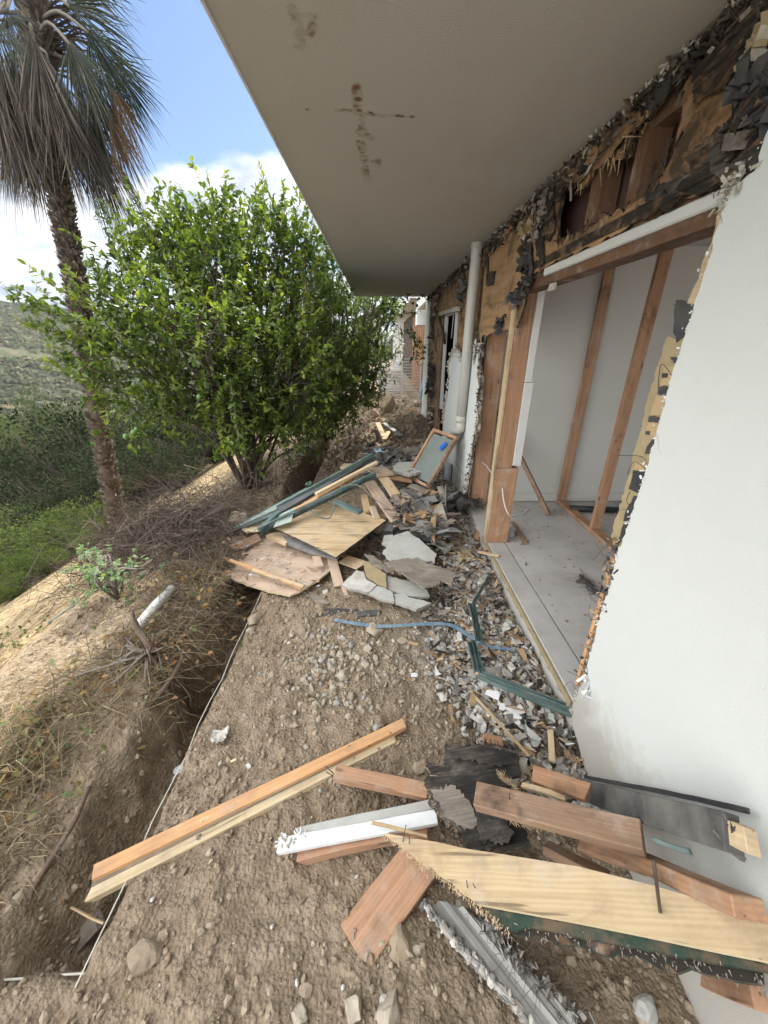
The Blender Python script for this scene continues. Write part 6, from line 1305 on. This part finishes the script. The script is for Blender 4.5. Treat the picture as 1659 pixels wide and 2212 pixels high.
L5 = [((750, 262), (748, 285), (812, 262), (812, 285), .40, .42, 'pine_light', 'blunt stick end left of the charcoal sash tip'),
      ((893, 375), (935, 362), (1060, 645), (1130, 620), .50, .30, 'ply_pink', 'broad dusty board sloping down the middle of the heap'), ((970, 345), (1010, 330), (1040, 450), (1100, 440), .52, .42, 'pine_light', 'short thick board with a groove beside the broad dusty board'),
      ((915, 285), (940, 340), (1025, 285), (1035, 320), .56, .54, 'ply_pink', 'pale splintered board under the tip of the green sash'), ((1025, 325), (1030, 350), (1140, 350), (1180, 365), .50, .44, 'fir', 'brown stick end lying below the grey stucco piece'),
      ((1130, 315), (1140, 340), (1280, 330), (1275, 355), .46, .42, 'fir_old', 'brown stick pointing at the leaning screen'), ((920, 520), (945, 510), (940, 590), (972, 570), .40, .36, 'ply_pink', 'stubby board below the broad dusty board'),
      ((860, 450), (900, 440), (880, 545), (915, 540), .42, .36, 'stick', 'bunch of split lath beside the green stile'), ((1530, 520), (1570, 520), (1500, 670), (1540, 675), .2, .15, 'weathered', 'grey plank leaning at the foot of the wall post'),
      ((1578, 580), (1605, 580), (1533, 700), (1560, 710), .18, .15, 'fir_red', 'short red stick beside the door post foot'), ((1165, 375), (1170, 400), (1320, 450), (1310, 470), .42, .36, 'weathered', 'grey rotten lath across the top of the dark debris'),
      ((1190, 490), (1200, 520), (1330, 590), (1320, 620), .36, .26, 'weathered', 'grey splintered lath in the dark debris'), ((1100, 400), (1110, 430), (1240, 470), (1240, 500), .42, .36, 'felt_grey', 'dark grey lath half buried in the dark debris')]
for (a, b, c, d, z1, z2, mt, lb) in L5:
    bq('broken_board', Z5(*a), Z5(*b), Z5(*c), Z5(*d), z1, z2, .03, mt, lb, 'board', GH, rough_end=.015)
bq('ply_scrap', Z5(740, 855), Z5(780, 800), Z5(850, 895), Z5(880, 840), .16, .17, .006, 'pine_light', 'thin curved pale board right of the tan plywood corner', 'board', GH, warp=.01)
sheet('stucco_slab', [Z5(*p) for p in ((1050, 280), (1080, 258), (1190, 250), (1250, 290), (1240, 310), (1150, 330), (1060, 310))], .03, 'stucco_chip', .50, (0, .0), rag_step=.03, rag_amp=.006, side='chip_grey', label='thick grey stucco piece on top of the heap by the leaning screen', cat='stucco slab', group='broken slabs of stucco')
sheet('stucco_slab', [Z5(*p) for p in ((990, 790), (1060, 690), (1140, 665), (1230, 730), (1310, 800), (1300, 850), (1180, 835), (1040, 838))], .02, 'stucco_chip', .17, (0, .05), rag_step=.03, rag_amp=.006, side='chip_grey', label='smooth grey stucco slab in the centre of the heap above the weathered plywood', cat='stucco slab', group='broken slabs of stucco')
sheet('stucco_slab', [Z5(*p) for p in ((985, 740), (1000, 690), (1050, 685), (1065, 730), (1030, 765))], .015, 'stucco_chip', .24, (0, .0), rag_step=.02, rag_amp=.004, side='chip_grey', label='small tilted stucco flake just left of the smooth grey slab', cat='stucco slab', group='broken slabs of stucco')
PS = [((748, 980), (835, 897), (872, 905), (890, 950), (955, 985), (930, 1010), (900, 1030), (840, 1015), (780, 1000)), ((905, 1035), (935, 1012), (960, 990), (1010, 1000), (1050, 1030), (1060, 1085), (960, 1060)), ((1056, 1040), (1130, 1030), (1150, 1060), (1280, 1090), (1190, 1130), (1066, 1088)), ((900, 905), (1010, 930), (1140, 960), (1240, 1000), (1270, 1050), (1160, 1052), (1050, 1022), (965, 980))]
LB = ['left pale slab of cracked stucco in front of the heap', 'middle piece of the cracked stucco slab in front of the heap', 'right piece of the cracked stucco slab, lowest in front of the heap', 'dusty rear piece of the cracked stucco slab strewn with chips']
for k, ps in enumerate(PS): sheet('stucco_slab', [Z5(*p) for p in ps], .022, 'stucco_chip' if k != 0 else 'chip_white', .135-.006*k, (0, .02), rag_step=.025, rag_amp=.004, seed=k+3, side='chip_grey', label=LB[k], cat='stucco slab', group='broken slabs of stucco')
sheet('plywood_scrap', [Z5(*p) for p in ((1000, 852), (1080, 835), (1200, 822), (1240, 850), (1400, 900), (1425, 925), (1400, 980), (1350, 960), (1290, 992), (1230, 1002), (1180, 960), (1100, 912))], .014, 'weathered', .23, (.0, .03), (1, -.2), rag_step=.015, rag_amp=.007, seed=4, label='weathered grey plywood scrap with splintered ends on the stucco', cat='plywood')
sheet('plywood_scrap', [Z5(*p) for p in ((880, 800), (930, 810), (1000, 860), (1050, 905), (1010, 905), (930, 860))], .012, 'weathered', .22, (0, 0), (1, -.5), rag_step=.015, rag_amp=.006, label='narrow weathered splinter board left of the grey plywood scrap', cat='plywood')
sheet('cardboard', [Z5(*p) for p in ((870, 850), (900, 845), (1010, 920), (1012, 1000), (960, 980), (890, 930))], .006, 'kraft_paper', .20, (0, 0), rag_step=.03, rag_amp=.004, label='torn brown cardboard flap on the stucco slabs', cat='cardboard')
bq('brick_bit', Z5(745, 800), Z5(750, 830), Z5(775, 790), Z5(778, 815), .13, .14, .03, 'fir', 'small orange red chunk under the tan plywood corner', 'brick')
# leaning framed screen
tr = Vector((.86, 4.17, .93)); tl = Vector((.66, 4.56, .93)); br = Vector((.55, 4.02, .40)); bl = tl+(br-tr)
sc = empty('framed_screen', (tr+bl)/2, 'small wood-framed window pane leaning on the wall under the downspout', 'window sash')
quad('pane', [tr.lerp(bl, .06), tl.lerp(br, .06), bl.lerp(tr, .06), br.lerp(tl, .06)], .006, 'screen_mesh', sc)
nn = (tl-tr).cross(br-tr).normalized(); nn = nn if nn.y < 0 else -nn
for a, b in ((tr, tl), (tl, bl), (bl, br), (br, tr)): board('frame_bar', a+(a-b).normalized()*.015, b+(b-a).normalized()*.015, .035, .045, 'fir_red' if a is not br else 'fir_old', up=nn, parent=sc, center=True)
board('blue_tape', tr.lerp(bl, .16)+nn*.03+(tl-tr)*.02, tr.lerp(bl, .30)+nn*.03-(tl-tr)*.02, .05, .004, 'blue_tape', up=nn, parent=sc, center=True)
crumple('blue_tape_scrap', pt5(1262, 312, .47), (.06, .08), 'blue_tape', .4, 5, 10, 'bright blue tape scrap on the heap by the leaning pane', 'tape')
crumple('blue_film', pt5(965, 195, .72), (.10, .14), 'blue_strip', .5, 6, 14, 'pale blue plastic film at the tip of the charcoal sash', 'plastic film')
crumple('tar_paper_sheet', pt5(1425, 500, .26), (.48, .40), 'tar_paper', .35, 15, 26, 'crumpled sheet of black building paper at the foot of the wall post', 'building paper', rot=.4)
crumple('felt_sheet', pt5(1250, 670, .15), (.60, .40), 'felt_grey', .16, 11, 26, 'rumpled dark grey felt in the hollow of the heap', 'felt', rot=-.2)
crumple('felt_sheet', pt5(1190, 590, .24), (.45, .30), 'tar_grey', .35, 12, 26, 'folded black felt above the rumpled grey one', 'felt', rot=-.5)
crumple('torn_siding', pt5(1130, 500, .32), (.34, .26), 'weathered', .5, 13, 26, 'twisted grey layered siding in the middle of the dark debris', 'siding', rot=.3)
crumple('torn_siding', pt5(1010, 250, .42), (.40, .26), 'tar_grey', .5, 14, 26, 'dark twisted siding behind the grey stucco piece', 'siding', rot=.2)
crumple('torn_siding', pt5(1180, 210, .40), (.45, .30), 'weathered', .5, 16, 26, 'pale splintered siding at the back of the heap left of the pane', 'siding', rot=.7)
rs = np.random.RandomState(40); n = 520
ca = [(1060+rs.rand()*320, 380+rs.rand()*230) for _ in range(n)]; P = np.array([tuple(pt5(a, b+.28*(a-1060), .22+.16*rs.rand())) for a, b in ca]); P = P[P[:, 0] < .93]
tag(scatter('rotten_shards', P, rs.uniform(.03, .13, len(P)), ['tar_grey', 'weathered', 'felt_grey', 'rot_black', 'wood_chip'], 'box', .35, (1.6, .5, .10), 6, tilt=.5), kind='stuff')
n = 420; P = np.array([tuple(pt5(870+rs.rand()*400, 170+rs.rand()*160, .30+.16*rs.rand())) for _ in range(n)]); P = P[P[:, 0] < .9]
tag(scatter('rotten_shards', P, rs.uniform(.03, .11, len(P)), ['tar_grey', 'weathered', 'felt_grey', 'chip_grey'], 'box', .35, (1.5, .6, .12), 7, tilt=.6), kind='stuff')
rs = np.random.RandomState(61); Q = []
for _ in range(620):
    a, b = rs.uniform(860, 1520), rs.uniform(230, 900); q = pt5(a, b, .10)
    if .05 < q.x < .93: q = pt5(a, b, .10+.26*math.exp(-((q.x-.45)/.4)**2-((q.y-4.5)/.7)**2)*rs.uniform(.4, 1.1)); Q.append(tuple(q))
Q = np.array(Q); tag(scatter('heap_scraps', Q, .02+.085*rs.rand(len(Q))**1.6, ['ply_pink', 'weathered', 'wood_chip', 'ply_wall_mold', 'rot_black', 'pine_light', 'stucco_chip', 'fir_old'], 'box', .3, (2.0, .38, .16), 62, tilt=.35, mi=rs.choice(8, len(Q), p=[.16, .22, .12, .12, .12, .07, .11, .08])), kind='stuff')
for k, (a, b, z_, sz, mt, lb) in enumerate(((1330, 480, .30, (.3, .22), 'tar_grey', 'dark folded scrap of felt high on the right of the heap'), (1080, 620, .24, (.26, .2), 'rot_black', 'charred curled scrap below the broad dusty board'), (1420, 640, .14, (.24, .2), 'weathered', 'grey crumpled siding scrap near the wall side of the heap'), (1340, 760, .13, (.22, .16), 'chip_grey', 'bent grey plaster sheet at the right edge of the smooth slab'), (950, 700, .2, (.2, .16), 'tar_paper', 'black paper scrap tucked under the right edge of the tan plywood'), (1180, 330, .46, (.2, .14), 'weathered', 'pale twisted scrap beside the grey stucco piece'), (1480, 820, .12, (.2, .14), 'kraft_paper', 'torn tan paper among the chips left of the sill'))):
    crumple('crumpled_scrap', pt5(a, b, z_), sz, mt, .45, 30+k, 18, lb, 'scrap', rot=k*.8)
# ---------------------------------------------------------------- far end of the path
lz = lambda a, b: Z1(a, b)
GF = 'scraps at the far end of the path'
def far_board(a, b, w_, mat, lab, h=.1, t=.03): board('far_board', PG(*Z1(*a), h), PG(*Z1(*b), h), w_, t, mat, label=lab, cat='board', group=GF)
far_board((515, 1555), (590, 1705), .10, 'pine_light', 'pale board standing steeply past the debris heap', .12); far_board((585, 1735), (640, 1650), .09, 'pine_light', 'short pale board next to the steep one past the heap', .1)
far_board((585, 1560), (780, 1695), .09, 'metal_flash', 'grey metal channel lying beyond the debris heap', .12); far_board((700, 1715), (800, 1690), .07, 'fir_old', 'thin brown board below the far metal channel', .08); far_board((390, 1295), (515, 1350), .16, 'fir_old', 'dark plank across the far part of the trench', .12); far_board((935, 1745), (1110, 1740), .12, 'pine_light', 'pale board lying near the far window opening', .1)
for k, (ps, lb) in enumerate(((((260, 1610), (360, 1570), (520, 1590), (530, 1640), (300, 1670)), 'upper layer of weathered siding beyond the heap'), (((170, 1690), (290, 1640), (535, 1660), (530, 1720), (180, 1750)), 'lower layer of weathered siding beyond the heap'), (((80, 1790), (140, 1740), (320, 1760), (310, 1810), (120, 1815)), 'nearest grey sheet of siding beside the trench beyond the heap'))):
    q = [Z1(*p) for p in ps]; sheet('siding_sheet', q, .03, 'weathered', .16-.04*k, (0, 0), (1, -.1), rag_step=.05, rag_amp=.012, seed=k, label=lb, cat='siding', side='rot_black')
for k, (a, b, r_, lb) in enumerate(((620, 1420, .24, 'tall clod of earth standing in the far trench'), (470, 1500, .22, 'square clod of earth on the left of the far trench'), (1000, 1380, .2, 'earth lump at the foot of the far wall end'))):
    p = PG(*Z1(a, b)); rock('earth_clod', p, r_, 'clod', lb, 90+k, 1.3 if k == 0 else .9, k, group=None, cat='earth clod')
rl = empty('metal_railing', PYp(840, 860, 13.5), 'silver grey metal railing panels standing across the far end of the path', 'railing')
yR = 13.5; p0 = PYp(819, 858, yR); p1_ = PYp(866, 856, yR); zt_ = PYp(840, 786, yR).z; zb_ = PYp(840, 858, yR).z
for x in (p0.x, p0.x+.05, p1_.x): abox('railing_post', (x-.02, yR-.02, zb_-.1), (x+.02, yR+.02, zt_+.02), 'rail_grey', rl, axis=2)
for k in range(12):
    z_ = zb_+.05+(zt_-zb_-.05)*k/11; tube('railing_bar', [(p0.x, yR, z_), (p1_.x, yR, z_)], .014, 'rail_grey', rl, 6)
for x in (p1_.x+.1, p1_.x+.8): abox('railing_post', (x-.02, yR+1.4, zb_-.1), (x+.02, yR+1.44, zt_+.1), 'rail_grey', rl, axis=2)
for k in range(12):
    z_ = zb_+.05+(zt_-zb_+.05)*k/11; tube('railing_bar', [(p0.x, yR+1.42, z_), (p1_.x+.8, yR+1.42, z_)], .014, 'rail_grey', rl, 6)
abox('paved_step', (.55, 12.6, .02), (1.6, 13.3, .12), 'concrete', tag(empty('landing', (1, 13, 0)), 'grey concrete landing in front of the far railing', 'step'))
# ---------------------------------------------------------------- valley haze
bm = bmesh.new(); bmesh.ops.create_cube(bm, size=1)
for v in bm.verts: v.co = Vector((-180+v.co.x*500, 232+v.co.y*600, 12+v.co.z*160))
me = bpy.data.meshes.new('haze'); bm.to_mesh(me); bm.free()
hm = bpy.data.materials.new('haze'); hm.use_nodes = True; t = hm.node_tree; t.nodes.clear()
ho = t.nodes.new('ShaderNodeOutputMaterial'); hv = t.nodes.new('ShaderNodeVolumePrincipled'); hv.inputs['Color'].default_value = (.86, .91, 1, 1); hv.inputs['Density'].default_value = .0003; hv.inputs['Anisotropy'].default_value = .3
t.links.new(hv.outputs[0], ho.inputs['Volume']); me.materials.append(hm)
tag(link('haze', me), kind='stuff'); S.cycles.volume_bounces = 1
